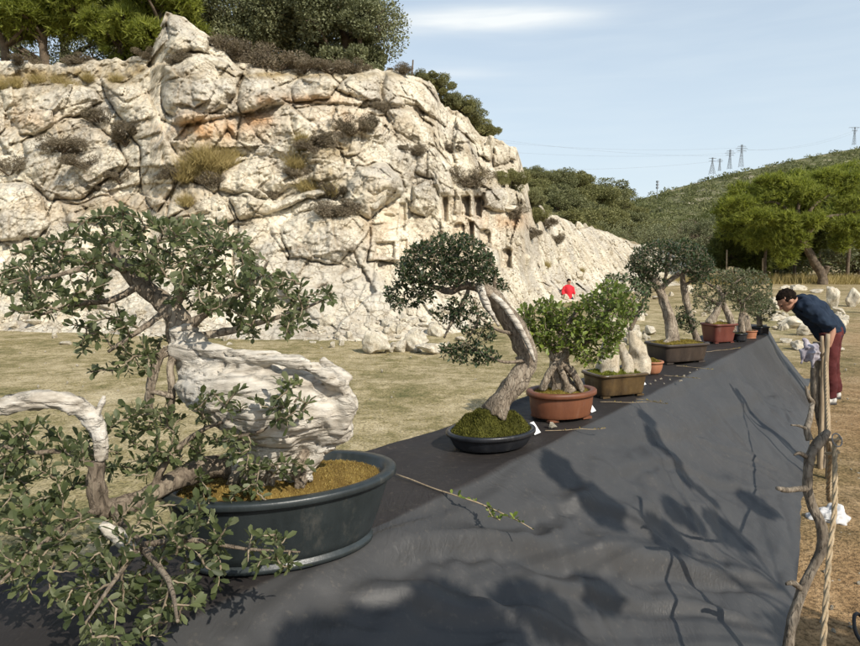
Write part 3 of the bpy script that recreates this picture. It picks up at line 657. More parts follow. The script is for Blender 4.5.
# end of the cloth falls to the ground behind the last pot
m_ = 14; endv = []
for r in range(1, m_+1):
    e = CLV[-1].copy(); a = r/m_; e[:, 2] = e[:, 2]*(1-a)**1.15+.008*a; e[:, :2] += TD*.62*a**.9*(1+.06*np.sin(NN[-1]*25))[:, None]-TN*.05*a; endv.append(e)
ev = np.concatenate([[CLV[-1]], endv]); 
i1 = np.arange(m_)[:, None]*nr
cloth.add(ev, np.stack([i1+j0, i1+nr+j0, i1+nr+j0+1, i1+j0+1], -1).reshape(-1, 4))
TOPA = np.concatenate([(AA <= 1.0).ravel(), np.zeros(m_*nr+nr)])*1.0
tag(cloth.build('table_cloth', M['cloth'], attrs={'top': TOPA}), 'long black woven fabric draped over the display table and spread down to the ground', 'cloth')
def cloth_z(p):
    s, n = ST(p); i = int(np.argmin(np.abs(ss-s))); j = int(np.argmin(np.abs(NN[i]-n)+100*(side[i]))); return Z[i, j]

# ------------------------------------------------------------------ bonsai toolkit
def grow(tips, skel, rng, mbT, leaf_len, r0=.0022, bend=.25, sag=.0, steps=5, r1=.0009):
    """join every tip to the nearest branch; returns twig paths (last stretch)"""
    nodes = np.array(skel); tips = np.asarray(tips)
    d = np.min(np.linalg.norm(tips[:, None]-nodes[None], axis=2), axis=1); order = np.argsort(d); paths = []
    nl = [nodes]; allN = nodes
    for cnt, k in enumerate(order):
        tp = tips[k]; dd = np.linalg.norm(allN-tp, axis=1); j = int(np.argmin(dd)); a = allN[j]; L = dd[j]
        if L < .004: continue
        u = np.linspace(0, 1, steps+1)[:, None]
        mid = rng.normal(size=3)*bend*L*.4; mid[2] += sag*L
        path = a*(1-u)+tp*u+4*u*(1-u)*mid*.5
        path[1:-1] += rng.normal(size=(steps-1, 3))*L*.03
        tube(mbT, path, np.linspace(min(r0*(1+L*6), r0*2.2), r1, steps+1), 5, cap=False)
        allN = np.concatenate([allN, path[1:]]); paths.append(path)
    return paths
def dress(paths, rng, size, per_m, Lmax, spread=.85, jit=.25, up=.25, width=(.8, 1.1)):
    P_, D_, N_ = [], [], []
    for path in paths:
        seg = np.linalg.norm(np.diff(path, axis=0), axis=1); cum = np.concatenate([[0], np.cumsum(seg)]); L = cum[-1]
        use = min(L, Lmax); n = max(3, int(use*per_m)); a = L-use*(1-np.linspace(0.02, 1, n))
        pos = np.stack([np.interp(a, cum, path[:, c]) for c in range(3)], 1)
        td = nrm(path[-1]-path[-3] if len(path) > 2 else path[-1]-path[0])
        ref = runit(rng, 1)[0]; e1 = nrm(np.cross(td, ref)); e2 = np.cross(td, e1)
        ph = np.arange(n)*2.4+rng.uniform(0, 6); pe = np.cos(ph)[:, None]*e1+np.sin(ph)[:, None]*e2
        fr = np.linspace(0, 1, n)[:, None]
        d = td*(.35+.6*fr)+pe*spread*(1-.35*fr)+rng.normal(size=(n, 3))*jit+np.array([0, 0, up])
        P_.append(pos); D_.append(d); N_.append(nrm(np.array([0, 0, .8])+td*.4+rng.normal(size=(n, 3))*.45))
    P_ = np.concatenate(P_); D_ = np.concatenate(D_); N_ = np.concatenate(N_)
    return P_, D_, N_, size*rng.uniform(.5, 1.25, len(P_)), rng.uniform(width[0], width[1], len(P_))
def in_poly(poly, n, rng):
    poly = np.asarray(poly, float); lo, hi = poly.min(0), poly.max(0); out = np.zeros((0, 2))
    while len(out) < n:
        q = rng.uniform(lo, hi, (n*3, 2)); out = np.concatenate([out, q[poly_sd(q, poly) > 0]])
    return out[:n]
def tips_in(poly, n, Y, dY, rng, zmin=None):
    q = in_poly(poly, n, rng); y = Y+rng.uniform(-1, 1, n)*dY
    if zmin is not None:
        v = (CY-q[:, 1])/F; sl_ = (-sp_+v*cp_)/(cp_+v*sp_); ym = np.where(sl_ < 0, (zmin-CAMZ)/np.minimum(sl_, -1e-3), 99); y = np.minimum(y, ym*rng.uniform(.86, 1, n))
    return P(q[:, 0], q[:, 1], y)
def limb(mb, pts, sides=12, rough=.2, groove=.25, seed=0, n=6):
    """pts: (px,py,Y,radius in px) -> returns centre line"""
    A = np.array(pts, float); w = P(A[:, 0], A[:, 1], A[:, 2]); r = A[:, 3]/F*A[:, 2]
    w, r = smooth_poly(w, r, n); tube(mb, w, r, sides, rough, groove, seed); return w
def pot(root, c, a, b, h, kind, mat, rz=0, rimw=.012, rimh=.02, taper=.84, belly=0.0, foot=.85, expo=2.0, feet=True, footh=.02, soil=None, name='pot'):
    """lathe of a superellipse: foot ring, wall, rim lip, inside wall"""
    ns = 72; th = np.linspace(0, 2*np.pi, ns, endpoint=False)
    ca, sa = np.cos(th), np.sin(th); R = (np.abs(ca)**expo+np.abs(sa)**expo)**(-1/expo)
    prof = []
    z0 = footh if feet else 0.0
    prof += [(taper*.93, z0), (taper*.985, z0+.002), (taper, z0+.006)]
    if not feet: prof = [(foot*.97, 0), (foot, .003), (foot, h*.075), (taper*.995, h*.09), (taper, h*.11)]
    for k in np.linspace(.12, .88, 9):
        prof.append((taper+(1-rimw/a-.0-taper)*k+belly*math.sin(math.pi*k), z0+(h-z0-rimh)*k+.006))
    wall = prof[-1][0]
    prof += [(wall+.01, h-rimh-.004), (1-.15*rimw/a, h-rimh), (1, h-rimh+.003), (1, h-.005), (1-.25*rimw/a, h), (1-1.6*rimw/a, h), (1-2.0*rimw/a, h-.004), (1-2.1*rimw/a, h-.02), (.9*(1-2*rimw/a), h-.03)]
    V = []
    for s_, z in prof:
        # walls keep constant thickness in both axes
        V.append(np.stack([a*s_*R*ca, (b-(1-s_)*a*.9 if b-(1-s_)*a*.9 > .02 else .02)*R*sa, np.full(ns, z)], -1))
    V = np.array(V); m = len(prof)
    i = np.arange(m-1)[:, None]*ns; j = np.arange(ns)[None]; j2 = (j+1) % ns
    Qf = np.stack([i+j, i+j2, i+ns+j2, i+ns+j], -1).reshape(-1, 4)
    mb = MB().add(V, Qf, [list(range(ns))[::-1]])
    p = mb.build(name, mat, root); p.location = (0, 0, 0)
    if feet:
        for sx, sy in ((-1, -1), (1, -1), (1, 1), (-1, 1)):
            f = MB(); q = .62 if expo < 3 else .8
            xx, yy = sx*a*taper*q, sy*(b-(1-taper)*a*.9)*q
            box(f, (xx, yy, footh/2-.0005), (a*.28, a*.16, footh-.001)); box(f, (xx, yy, footh*.75), (a*.24, a*.13, footh*.5))
            f.build('foot', mat, p, smooth=False)
    return a*(1-2*rimw/a), b-2*rimw, R
def moss(root, a, b, z, dome, mat, rng, n, blade=.007, expo=2.0, name='moss', off=(0, 0), lump=.25):
    nr_, ns = 14, 48; th = np.linspace(0, 2*np.pi, ns, endpoint=False); R = (np.abs(np.cos(th))**expo+np.abs(np.sin(th))**expo)**(-1/expo)
    def hz(x, y):
        rr = np.clip((np.abs(x/a)**expo+np.abs(y/b)**expo)**(1/expo), 0, 1)
        return z+dome*(1-rr**2.2)+dome*lump*fbm(np.stack([x*16, y*16, 0*x], -1), 3, 4)*(1-rr**6)
    V = []
    for k in np.linspace(0, 1, nr_): V.append(np.stack([a*k*R*np.cos(th), b*k*R*np.sin(th)], -1))
    V = np.array(V); zz = hz(V[..., 0], V[..., 1]); V = np.concatenate([V, zz[..., None]], -1)
    i = np.arange(nr_-1)[:, None]*ns; j = np.arange(ns)[None]; j2 = (j+1) % ns
    mb = MB().add(V, np.stack([i+j, i+j2, i+ns+j2, i+ns+j], -1).reshape(-1, 4))
    k = np.sqrt(rng.uniform(0, .99, n)); t_ = rng.uniform(0, 2*np.pi, n); Rr = (np.abs(np.cos(t_))**expo+np.abs(np.sin(t_))**expo)**(-1/expo)
    x, y = a*k*Rr*np.cos(t_), b*k*Rr*np.sin(t_); p = np.stack([x, y, hz(x, y)-.002], -1)
    d = nrm(rng.normal(size=(n, 3))*.6+np.array([0, 0, 1])); leaves(mb, p, d, runit(rng, n), blade*rng.uniform(.6, 1.5, n), .42, (NEED, NEEDF))
    return mb.build(name, mat, root)
def bonsai(label, px_, py_, name='potted_bonsai'):
    c = G(px_, py_, TZ+.004); return thing(name, label, 'bonsai', c), c
def two_mats(o, first, mat2):
    """faces from number first onwards take a second material"""
    me = o.data; me.materials.append(mat2); ix = np.zeros(len(me.polygons), np.int32); ix[first:] = 1
    me.polygons.foreach_set('material_index', ix); me.update(); return o
def foliage(tw, P5, shape, leafmat, root, c, twigmat=None):
    nf = sum(len(f) for f in tw.f)
    leaves(tw, *P5, shape=shape); o = fin(tw, 'foliage', twigmat or M['twig'], root, c); return two_mats(o, nf, leafmat)
def fin(mb, name, mat, root, c, **kw):
    """world-space builder -> child of a thing standing at c"""
    mb.v = [v-np.asarray(c) for v in mb.v]; return mb.build(name, mat, root, **kw)
def finmesh(me, name, mat, root, c):
    me.transform(__import__('mathutils').Matrix.Translation(-Vector(c))); return mkobj(name, me, mat, root)
# ================================================================== BONSAI 1 (nearest, big slate pot)
def bonsai_one():
    rng = np.random.default_rng(11)
    root, c = bonsai('largest bonsai with bleached hollow trunk and orange moss in dark slate oval pot', 285, 548)
    rz = rad(24)
    holder = root
    ai, bi, R = pot(root, c, .352, .225, .232, 'oval', M['pot_slate'], rimw=.019, rimh=.021, taper=.745, belly=.012, foot=.785, feet=False)
    pot_o = root.children[0]; pot_o.rotation_euler = (0, 0, rz)
    ms = moss(root, ai*.985, bi*.985, .205, .035, M['moss_orange'], rng, 16000, .0065); ms.rotation_euler = (0, 0, rz)
    Y0 = float(c[1])
    # bleached hollow trunk: fused limbs, weathered along the grain
    mb = MB()
    def L(pts, n=5): 
        A = np.array(pts, float); w = P(A[:, 0], A[:, 1], A[:, 2]); w, r = smooth_poly(w, A[:, 3]/F*A[:, 2], n); tube(mb, w, r, 14); return w
    y = Y0
    L([(192, 376, y-.02, 26), (218, 386, y-.05, 38), (255, 398, y-.07, 46), (292, 404, y-.07, 46), (318, 412, y-.06, 38), (334, 426, y-.05, 24), (338, 442, y-.04, 13)])
    L([(172, 352, y-.04, 11), (196, 350, y-.08, 11), (232, 356, y-.13, 10), (272, 356, y-.155, 9), (306, 364, y-.16, 8), (332, 378, y-.145, 9), (345, 398, y-.12, 9), (347, 420, y-.11, 8), (339, 436, y-.11, 5)])
    L([(318, 362, y-.03, 8), (338, 371, y-.05, 6), (352, 379, y-.06, 3)])
    L([(340, 384, y-.07, 9), (352, 402, y-.06, 7), (353, 416, y-.06, 5)])
    L([(264, 498, y+.02, 36), (268, 472, y+.02, 34), (276, 446, y-.02, 36), (284, 415, y-.03, 36)])
    L([(292, 486, y-.04, 13), (297, 462, y-.05, 15), (302, 440, y-.03, 17)])
    L([(236, 486, y-.06, 11), (241, 462, y-.05, 14), (244, 428, y-.03, 18)])
    L([(330, 424, y-.05, 18), (322, 444, y-.06, 16), (310, 462, y-.06, 13), (302, 480, y-.06, 12)])
    L([(205, 372, y, 24), (194, 356, y, 22), (186, 338, y, 17), (181, 324, y, 14)])
    def disp(V):
        q = V*np.array([4., 10., 22.]); g = fbm(q, 4, 3, .6)
        gr = -np.abs(fbm(V*np.array([2.2, 7., 15.])+3+.5*fbm(V*6, 2, 1)[:, None], 3, 8))
        g2 = np.abs(fbm(V*np.array([3., 12., 30.])+.8*fbm(V*5, 2, 21)[:, None], 3, 22)); pit = sstep(.28, .62, fbm(V*np.array([9., 9., 14.]), 3, 24))
        return .006*g+.007*gr-.013*np.exp(-(g2/.07)**2)-.010*pit+.003*fbm(V*34, 4, 5, .65)
    finmesh(remesh(mb, .0075, disp, 'deadwood_trunk'), 'deadwood_trunk', M['deadwood'], root, c)
    gb = MB()
    for i_, p_ in enumerate(([(246, 490, y-.09, 9), (252, 470, y-.09, 10), (258, 448, y-.06, 8), (262, 430, y-.05, 4)], [(268, 496, y-.08, 8), (270, 474, y-.09, 9), (282, 456, y-.08, 8), (292, 440, y-.06, 4)], [(302, 488, y-.08, 7), (300, 470, y-.09, 8), (306, 452, y-.07, 7), (316, 440, y-.05, 4)], [(230, 494, y-.08, 7), (236, 478, y-.09, 7), (248, 462, y-.08, 5)])):
        limb(gb, p_, 16, .4, .6, 70+i_, 8)
    fin(gb, 'gnarled_base', M['bark_pale'], root, c)
    # live trunk and limbs with bark
    tr = MB()
    sk = []
    sk.append(limb(tr, [(186, 350, y, 17), (180, 325, y, 14), (174, 312, y, 12), (162, 300, y+.01, 10), (146, 289, y+.02, 9), (132, 275, y+.03, 8), (118, 258, y+.03, 6), (112, 240, y+.02, 5)], 16, .22, .3, 4))
    sk.append(limb(tr, [(128, 270, y+.02, 4.55), (108, 264, y, 3.90), (84, 268, y-.06, 3.25), (54, 276, y-.12, 2.34), (14, 282, y-.16, 1.30)], 8, .25, .2, 6))
    sk.append(limb(tr, [(140, 285, y+.02, 3.90), (112, 300, y-.02, 3.25), (78, 304, y-.1, 2.60), (36, 316, y-.16, 1.30)], 8, .25, .2, 7))
    sk.append(limb(tr, [(174, 312, y, 5.20), (184, 290, y-.03, 4.55), (204, 264, y-.04, 3.25), (226, 236, y-.02, 1.62)], 9, .25, .2, 8))
    sk.append(limb(tr, [(146, 290, y+.02, 3.90), (150, 258, y+.04, 3.25), (166, 228, y+.04, 1.62)], 8, .25, .2, 9))
    sk.append(limb(tr, [(184, 330, y, 5.20), (216, 306, y-.02, 3.90), (252, 286, y, 2.60), (268, 262, y, 1.30)], 8, .25, .2, 10))
    sk.append(limb(tr, [(188, 338, y+.02, 5.20), (224, 332, y+.03, 3.90), (262, 322, y+.02, 2.93), (300, 310, y, 1.95), (332, 296, y-.02, 1.04)], 8, .25, .2, 11))
    sk.append(limb(tr, [(168, 310, y, 3.90), (140, 330, y-.06, 2.93), (108, 352, y-.1, 1.62)], 8, .25, .2, 12))
    fin(tr, 'trunk', M['bark_pale'], root, c)
    rt = MB()
    for k, p_ in enumerate(([(170, 350, y-.04, 5), (158, 358, y-.07, 6), (153, 376, y-.08, 5), (150, 394, y-.08, 4.5), (149, 412, y-.07, 4)],
               [(178, 352, y-.05, 5), (170, 366, y-.07, 4), (172, 388, y-.07, 4), (171, 412, y-.05, 4)], [(148, 392, y-.085, 2.5), (160, 393, y-.085, 2.8), (174, 397, y-.07, 3)])):
        limb(rt, p_, 9, .25, .2, 20+k)
    fin(rt, 'aerial_root', M['bark_pale'], root, c)
    # long low branch to the left front
    lo = MB(); yl = Y0-.12
    sk2 = []
    sk2.append(limb(lo, [(250, 470, y-.02, 15), (214, 468, y-.08, 13), (176, 480, yl-.04, 12), (138, 500, yl-.12, 12), (106, 508, yl-.18, 12), (96, 488, yl-.2, 10), (98, 462, yl-.2, 8)], 14, .25, .3, 30))
    sk2.append(limb(lo, [(98, 470, yl-.2, 4.20), (66, 452, yl-.2, 3.00), (30, 452, yl-.22, 2.40), (-20, 440, yl-.22, 1.20)], 8, .25, .2, 31))
    sk2.append(limb(lo, [(150, 496, yl-.1, 4.20), (166, 462, yl-.06, 3.60), (196, 434, yl-.04, 2.70), (232, 418, yl-.04, 1.20)], 8, .25, .2, 32))
    sk2.append(limb(lo, [(108, 508, yl-.18, 4.80), (72, 520, yl-.3, 3.60), (34, 552, yl-.42, 2.70), (-6, 588, yl-.5, 1.50)], 8, .25, .2, 33))
    sk2.append(limb(lo, [(112, 510, yl-.18, 5.40), (140, 545, yl-.34, 4.20), (168, 580, yl-.5, 3.00), (178, 622, yl-.6, 1.80)], 9, .25, .2, 34))
    sk2.append(limb(lo, [(140, 545, yl-.34, 3.60), (190, 540, yl-.34, 3.00), (240, 548, yl-.36, 2.10), (300, 552, yl-.38, 0.96)], 8, .25, .2, 35))
    sk2.append(limb(lo, [(140, 545, yl-.34, 3.00), (112, 584, yl-.5, 2.40), (86, 622, yl-.6, 1.20)], 8, .25, .2, 36))
    sk2.append(limb(lo, [(220, 440, yl-.04, 3.00), (262, 430, yl-.06, 2.40), (300, 396, yl-.06, 0.96)], 8, .25, .2, 37))
    fin(lo, 'low_branch', M['bark'], root, c)
    jn = MB()
    limb(jn, [(-50, 414, yl-.26, 11), (-10, 407, yl-.25, 11), (22, 402, yl-.24, 11.5), (52, 400, yl-.22, 11.5), (76, 406, yl-.2, 11), (92, 420, yl-.19, 10), (100, 438, yl-.19, 8), (101, 460, yl-.19, 6)], 26, .22, .55, 61, 10)
    limb(jn, [(90, 424, yl-.19, 6), (100, 408, yl-.18, 4), (104, 396, yl-.18, 1.5)], 10, .25, .4, 62)
    fin(jn, 'dead_branch', M['deadwood'], root, c)
    jn2 = MB()
    for p_ in ([(136, 552, yl-.36, 5), (122, 540, yl-.35, 9), (110, 530, yl-.34, 8), (101, 524, yl-.34, 5)], [(128, 546, yl-.36, 2.5), (140, 552, yl-.36, 3.2), (152, 548, yl-.36, 2.4)]):
        limb(jn2, p_, 9, .2, .35, 51)
    fin(jn2, 'broken_stub', M['deadwood'], root, c)
    tw = MB(); lf = []
    def region(poly, n, Y, dY, skel, zmin=None, size=.0285, Lm=.15, pm=225):
        tp = tips_in(poly, int(n*(1.75 if zmin is None else 1.9)), Y, dY, rng, zmin)
        pa = grow(tp, np.concatenate(skel), rng, tw, size, r0=.0026, bend=.3, sag=.05)
        lf.append(dress(pa, rng, size, pm, Lm))
    U = sk
    region([(0, 268), (18, 245), (60, 236), (88, 214), (128, 206), (138, 260), (108, 300), (62, 318), (20, 318), (-10, 300)], 74, Y0-.03, .2, U)
    region([(118, 210), (160, 220), (200, 217), (246, 236), (268, 274), (252, 300), (206, 314), (160, 300), (128, 270)], 128, Y0-.02, .2, U)
    region([(240, 266), (300, 280), (334, 288), (332, 318), (290, 338), (240, 338), (222, 310)], 44, Y0, .15, U)
    region([(66, 318), (120, 312), (162, 338), (150, 372), (100, 380), (72, 356)], 26, Y0-.06, .12, U)
    Lw = sk2
    region([(84, 420), (130, 404), (200, 394), (240, 382), (300, 376), (318, 398), (304, 432), (250, 456), (186, 470), (112, 480), (84, 450)], 92, yl-.04, .14, Lw)
    region([(-10, 430), (40, 412), (84, 438), (92, 482), (50, 512), (-10, 522)], 50, yl-.22, .12, Lw)
    region([(-10, 520), (60, 498), (110, 522), (150, 488), (206, 498), (232, 528), (306, 540), (300, 568), (230, 574), (206, 602), (192, 645), (90, 650), (60, 602), (-10, 592)], 120, yl-.36, .14, Lw, zmin=.84)
    region([(196, 470), (250, 466), (300, 452), (310, 470), (250, 520), (206, 520)], 14, yl-.08, .06, Lw)
    foliage(tw, [np.concatenate([a[k] for a in lf]) for k in range(5)], (LEAF8, LEAF8F), M['leaf_olive'], root, c)
    return root
bonsai_one()

def small_bonsai(label, px_, py_, seed, potargs, mossargs, trunk, trunk_mat, limbs, crowns, leafmat, size, pm, Lm, dead=None, up=.25, rz=0, shape=(LEAF4, LEAF4F), mossrot=True, dens=4.2):
    rng = np.random.default_rng(seed); root, c = bonsai(label, px_, py_); Y0 = float(c[1])
    ai, bi, R = pot(root, c, **potargs); po = root.children[0]; po.rotation_euler = (0, 0, rz)
    if mossargs:
        k, dome, mat, n, bl, exp = mossargs
        m_ = moss(root, ai*k, bi*k, potargs['h']-.016, dome, mat, rng, n, bl, exp); m_.rotation_euler = (0, 0, rz)
    mb = MB(); sk = []
    for i, t_ in enumerate(trunk): sk.append(limb(mb, [(a, b, Y0+d, r*.86) for a, b, d, r in t_], 16, .25, .38, seed*10+i))
    fin(mb, 'trunk', trunk_mat, root, c)
    mb = MB()
    for i, t_ in enumerate(limbs): sk.append(limb(mb, [(a, b, Y0+d, r*.6) for a, b, d, r in t_], 8, .25, .2, seed*20+i))
    if limbs: fin(mb, 'branches', M['bark'], root, c)
    if dead:
        mb = MB()
        for i, t_ in enumerate(dead): limb(mb, [(a, b, Y0+d, r) for a, b, d, r in t_], 10, .25, .45, seed*30+i)
        fin(mb, 'deadwood', M['deadwood'], root, c)
    tw = MB(); lf = []
    for poly, n, dd, dY in crowns:
        tp = tips_in(poly, int(n*dens), Y0+dd, dY, rng); pa = grow(tp, np.concatenate(sk), rng, tw, size, r0=.0022, bend=.3, sag=.08); lf.append(dress(pa, rng, size, pm, Lm, up=up))
    foliage(tw, [np.concatenate([a[k] for a in lf]) for k in range(5)], shape, leafmat, root, c)
    return root
TR = math.atan2(TD[1], TD[0])        # table direction
# 2: leaning trunk in the black shallow pot, mossy mound
small_bonsai('leaning bonsai with dark dome crown on mossy mound in shallow black pot', 491, 446, 2,
    dict(a=.222, b=.165, h=.085, kind='oval', mat=M['pot_black'], rimw=.012, rimh=.02, taper=.80, belly=.014, feet=False, foot=.7),
    (1.0, .10, M['moss_green'], 12000, .011, 2.0),
    [[(495, 414, 0, 18), (504, 398, 0, 14.5), (515, 382, 0, 13.5), (525, 367, 0, 13.5), (528, 355, 0, 13.5), (523, 342, 0, 13), (515, 326, 0, 12.5), (505, 311, 0, 12), (494, 298, 0, 10.5), (482, 288, 0, 8)]], M['bark_pale'],
    [[(500, 304, 0, 7), (484, 291, -.02, 8), (466, 286, -.03, 8), (448, 291, -.03, 7), (434, 287, -.02, 4), (415, 280, -.02, 2)],
     [(470, 287, -.02, 4), (462, 304, -.06, 4), (452, 322, -.08, 3), (444, 338, -.08, 1.8)], [(488, 290, 0, 5), (474, 270, 0, 4), (450, 252, 0, 2)], [(494, 296, 0, 4), (494, 270, .02, 3), (484, 248, .02, 1.6)],
     [(466, 286, -.02, 4), (440, 268, 0, 3), (418, 256, 0, 1.5)], [(518, 334, -.02, 4), (498, 330, -.07, 3), (480, 318, -.09, 1.6)], [(528, 360, -.02, 3), (504, 362, -.07, 2.5), (480, 352, -.1, 2), (462, 344, -.1, 1.2)], [(474, 300, -.05, 3), (478, 320, -.09, 2.5), (470, 336, -.1, 1.4)]],
    [([(398, 262), (410, 246), (440, 235), (470, 235), (490, 250), (498, 276), (480, 288), (440, 286), (408, 282), (394, 276)], 210, 0, .17),
     ([(385, 284), (410, 274), (440, 290), (430, 304), (396, 312), (383, 300)], 40, -.02, .08), ([(476, 280), (498, 276), (512, 288), (498, 294), (482, 294)], 20, .05, .05),
     ([(448, 298), (472, 296), (490, 318), (498, 342), (474, 346), (456, 328)], 40, -.09, .06), ([(438, 344), (470, 340), (500, 350), (500, 362), (470, 366), (442, 358)], 40, -.09, .06), ([(432, 306), (452, 304), (462, 318), (446, 326), (430, 318)], 10, -.06, .05)],
    M['leaf_dark'], .0215, 260, .075, dead=[[(492, 294, -.05, 3), (506, 308, -.07, 3.6), (519, 327, -.07, 3.6), (529, 346, -.07, 3), (535, 362, -.065, 1.2)], [(478, 284, -.03, 5), (484, 298, -.06, 5), (492, 314, -.06, 3), (499, 326, -.05, 1.5)]], rz=TR-.5)
# 3: terracotta brown oval
small_bonsai('bonsai with bright green bushy crown and gnarled trunk in brown oval pot', 561, 417, 3,
    dict(a=.208, b=.155, h=.158, kind='oval', mat=M['pot_brown'], rimw=.02, rimh=.026, taper=.84, belly=.018, footh=.014),
    (1.0, .022, M['moss_ochre'], 4500, .009, 2.0),
    [[(562, 392, 0, 22), (560, 384, 0, 17), (557, 374, 0, 13), (558, 360, 0, 12), (560, 347, 0, 11), (563, 336, 0, 8), (566, 322, 0, 5)], [(542, 389, -.03, 5), (546, 380, -.05, 5), (554, 366, -.05, 5), (566, 354, -.04, 5), (576, 344, -.02, 4), (582, 332, 0, 3)], [(582, 391, -.03, 5), (576, 378, -.05, 5), (568, 368, -.05, 5), (553, 356, -.04, 5), (548, 344, -.02, 3)], [(566, 392, -.06, 5), (565, 380, -.07, 4), (560, 366, -.06, 4), (565, 352, -.04, 3)]], M['bark_pale'],
    [[(556, 347, 0, 5), (540, 338, 0, 4), (526, 326, -.02, 2)], [(566, 326, 0, 5), (580, 308, 0, 4), (596, 296, 0, 2)], [(576, 348, 0, 5), (594, 338, -.02, 4), (614, 330, -.02, 2)], [(562, 336, 0, 5), (550, 314, .02, 4), (552, 300, 0, 2)], [(578, 344, 0, 4), (596, 320, .04, 3), (616, 306, .04, 1.5)]],
    [([(512, 316), (532, 301), (556, 299), (560, 315), (548, 346), (524, 346), (510, 330)], 50, 0, .14), ([(545, 308), (576, 302), (590, 292), (606, 282), (626, 286), (636, 304), (630, 328), (604, 334), (570, 330), (548, 322)], 88, 0, .17),
     ([(528, 330), (556, 326), (600, 322), (624, 332), (614, 356), (588, 366), (566, 350), (540, 352)], 80, -.06, .10)],
    M['leaf_bright'], .034, 150, .10, up=.35, rz=TR-.5, shape=(LEAF8, LEAF8F))
# 4: rectangular olive pot with pale rock-like stump
small_bonsai('squat bonsai with pale split stump and bright moss in rectangular brown glazed pot', 614, 394, 4,
    dict(a=.19, b=.13, h=.15, kind='rect', mat=M['pot_olive'], rimw=.012, rimh=.016, taper=.86, belly=.004, expo=7.0, footh=.012),
    (1.0, .03, M['moss_bright'], 5500, .012, 6.0),
    [[(608, 374, 0, 18), (608, 362, 0, 15), (608, 350, 0, 10.5), (608, 340, 0, 6.5), (607, 330, 0, 3), (606, 318, .02, 2)], [(640, 374, .02, 13), (640, 366, .03, 13), (638, 352, .04, 12), (634, 342, .05, 8), (630, 330, .06, 4), (624, 316, .06, 2.5)], [(628, 374, -.02, 8), (627, 362, .0, 7), (622, 348, .02, 5), (616, 338, .03, 3)]], M['stump'],
    [[(610, 336, 0, 3), (606, 318, .03, 2.5), (600, 300, .05, 1.5)], [(630, 330, .05, 4), (640, 310, .05, 3), (648, 292, .05, 1.5)], [(628, 322, .06, 4), (618, 300, .05, 3), (616, 280, .05, 1.5)]],
    [([(600, 285), (612, 272), (634, 276), (650, 290), (648, 312), (628, 322), (608, 318)], 50, .05, .12)],
    M['leaf_mid'], .028, 150, .09, rz=TR-.55)
# 5: little round terracotta bowl
rng5 = np.random.default_rng(5)
c5 = G(651, 373, TZ+.004); r5 = thing('potted_grass', 'small round terracotta bowl of low ochre moss between the two rectangular pots', 'planted bowl', c5)
pot(r5, c5, .092, .092, .095, 'round', M['pot_terra'], rimw=.01, rimh=.012, taper=.72, belly=.07, feet=False, foot=.6)
moss(r5, .08, .08, .08, .028, M['moss_ochre'], rng5, 2500, .012)
# 6: dark rectangular pot, umbrella crown
small_bonsai('bonsai with broad flat umbrella crown and thick leaning pale trunk in a dark rectangular pot', 676, 361, 6,
    dict(a=.245, b=.16, h=.165, kind='rect', mat=M['pot_dark'], rimw=.014, rimh=.02, taper=.86, belly=.004, expo=7.0, footh=.012),
    (1.0, .03, M['moss_ochre'], 3500, .012, 6.0),
    [[(670, 346, 0, 14), (672, 338, 0, 8.5), (670, 322, 0, 6.8), (666, 308, 0, 6.2), (662, 296, 0, 5.6), (657, 286, 0, 5), (652, 276, 0, 4)], [(697, 342, .1, 5), (694, 330, .1, 4), (688, 308, .1, 4.6), (684, 290, .1, 4), (682, 274, .1, 2.4)]], M['bark_pale'],
    [[(659, 290, 0, 5), (676, 276, 0, 4), (698, 266, 0, 2)], [(656, 284, 0, 4), (644, 272, 0, 3), (634, 264, 0, 1.5)], [(664, 286, 0, 3), (668, 264, 0, 3), (672, 250, 0, 1.5)], [(684, 286, .1, 3), (700, 276, .08, 2), (710, 268, .06, 1.2)]],
    [([(628, 262), (636, 248), (660, 240), (690, 240), (708, 250), (716, 264), (702, 274), (668, 272), (640, 276)], 230, .03, .24), ([(626, 266), (650, 266), (668, 282), (650, 296), (632, 290)], 70, -.02, .14), ([(684, 262), (716, 266), (710, 280), (690, 284)], 40, .05, .14), ([(676, 306), (694, 310), (700, 326), (688, 334), (676, 326)], 40, .1, .06)],
    M['leaf_dark'], .030, 130, .10, rz=TR-.55)
# 7: oxblood rectangular pot
small_bonsai('bonsai with sparse grey-green crown and twin pale trunks in an oxblood red tapered pot', 718, 342, 7,
    dict(a=.165, b=.13, h=.20, kind='rect', mat=M['pot_red'], rimw=.012, rimh=.018, taper=.78, belly=.0, expo=6.0, footh=.01),
    (1.0, .025, M['moss_ochre'], 1800, .012, 5.0),
    [[(710, 324, 0, 7), (714, 316, 0, 5), (719, 306, 0, 4), (722, 296, 0, 4), (716, 286, 0, 3)], [(734, 332, -.05, 4), (730, 318, -.03, 4.5), (726, 310, 0, 4), (722, 300, 0, 3)]], M['bark_pale'],
    [[(718, 304, 0, 3), (708, 298, 0, 2.5), (698, 296, 0, 1.4)], [(722, 298, 0, 3), (734, 284, 0, 2), (744, 276, 0, 1.2)], [(718, 290, 0, 2.5), (706, 282, 0, 2), (700, 276, 0, 1.2)]],
    [([(690, 288), (700, 272), (716, 268), (730, 278), (728, 300), (712, 312), (694, 308)], 80, .02, .14), ([(716, 270), (740, 268), (752, 282), (744, 300), (726, 300)], 60, .02, .14)],
    M['leaf_grey'], .030, 120, .09, rz=TR-.55)
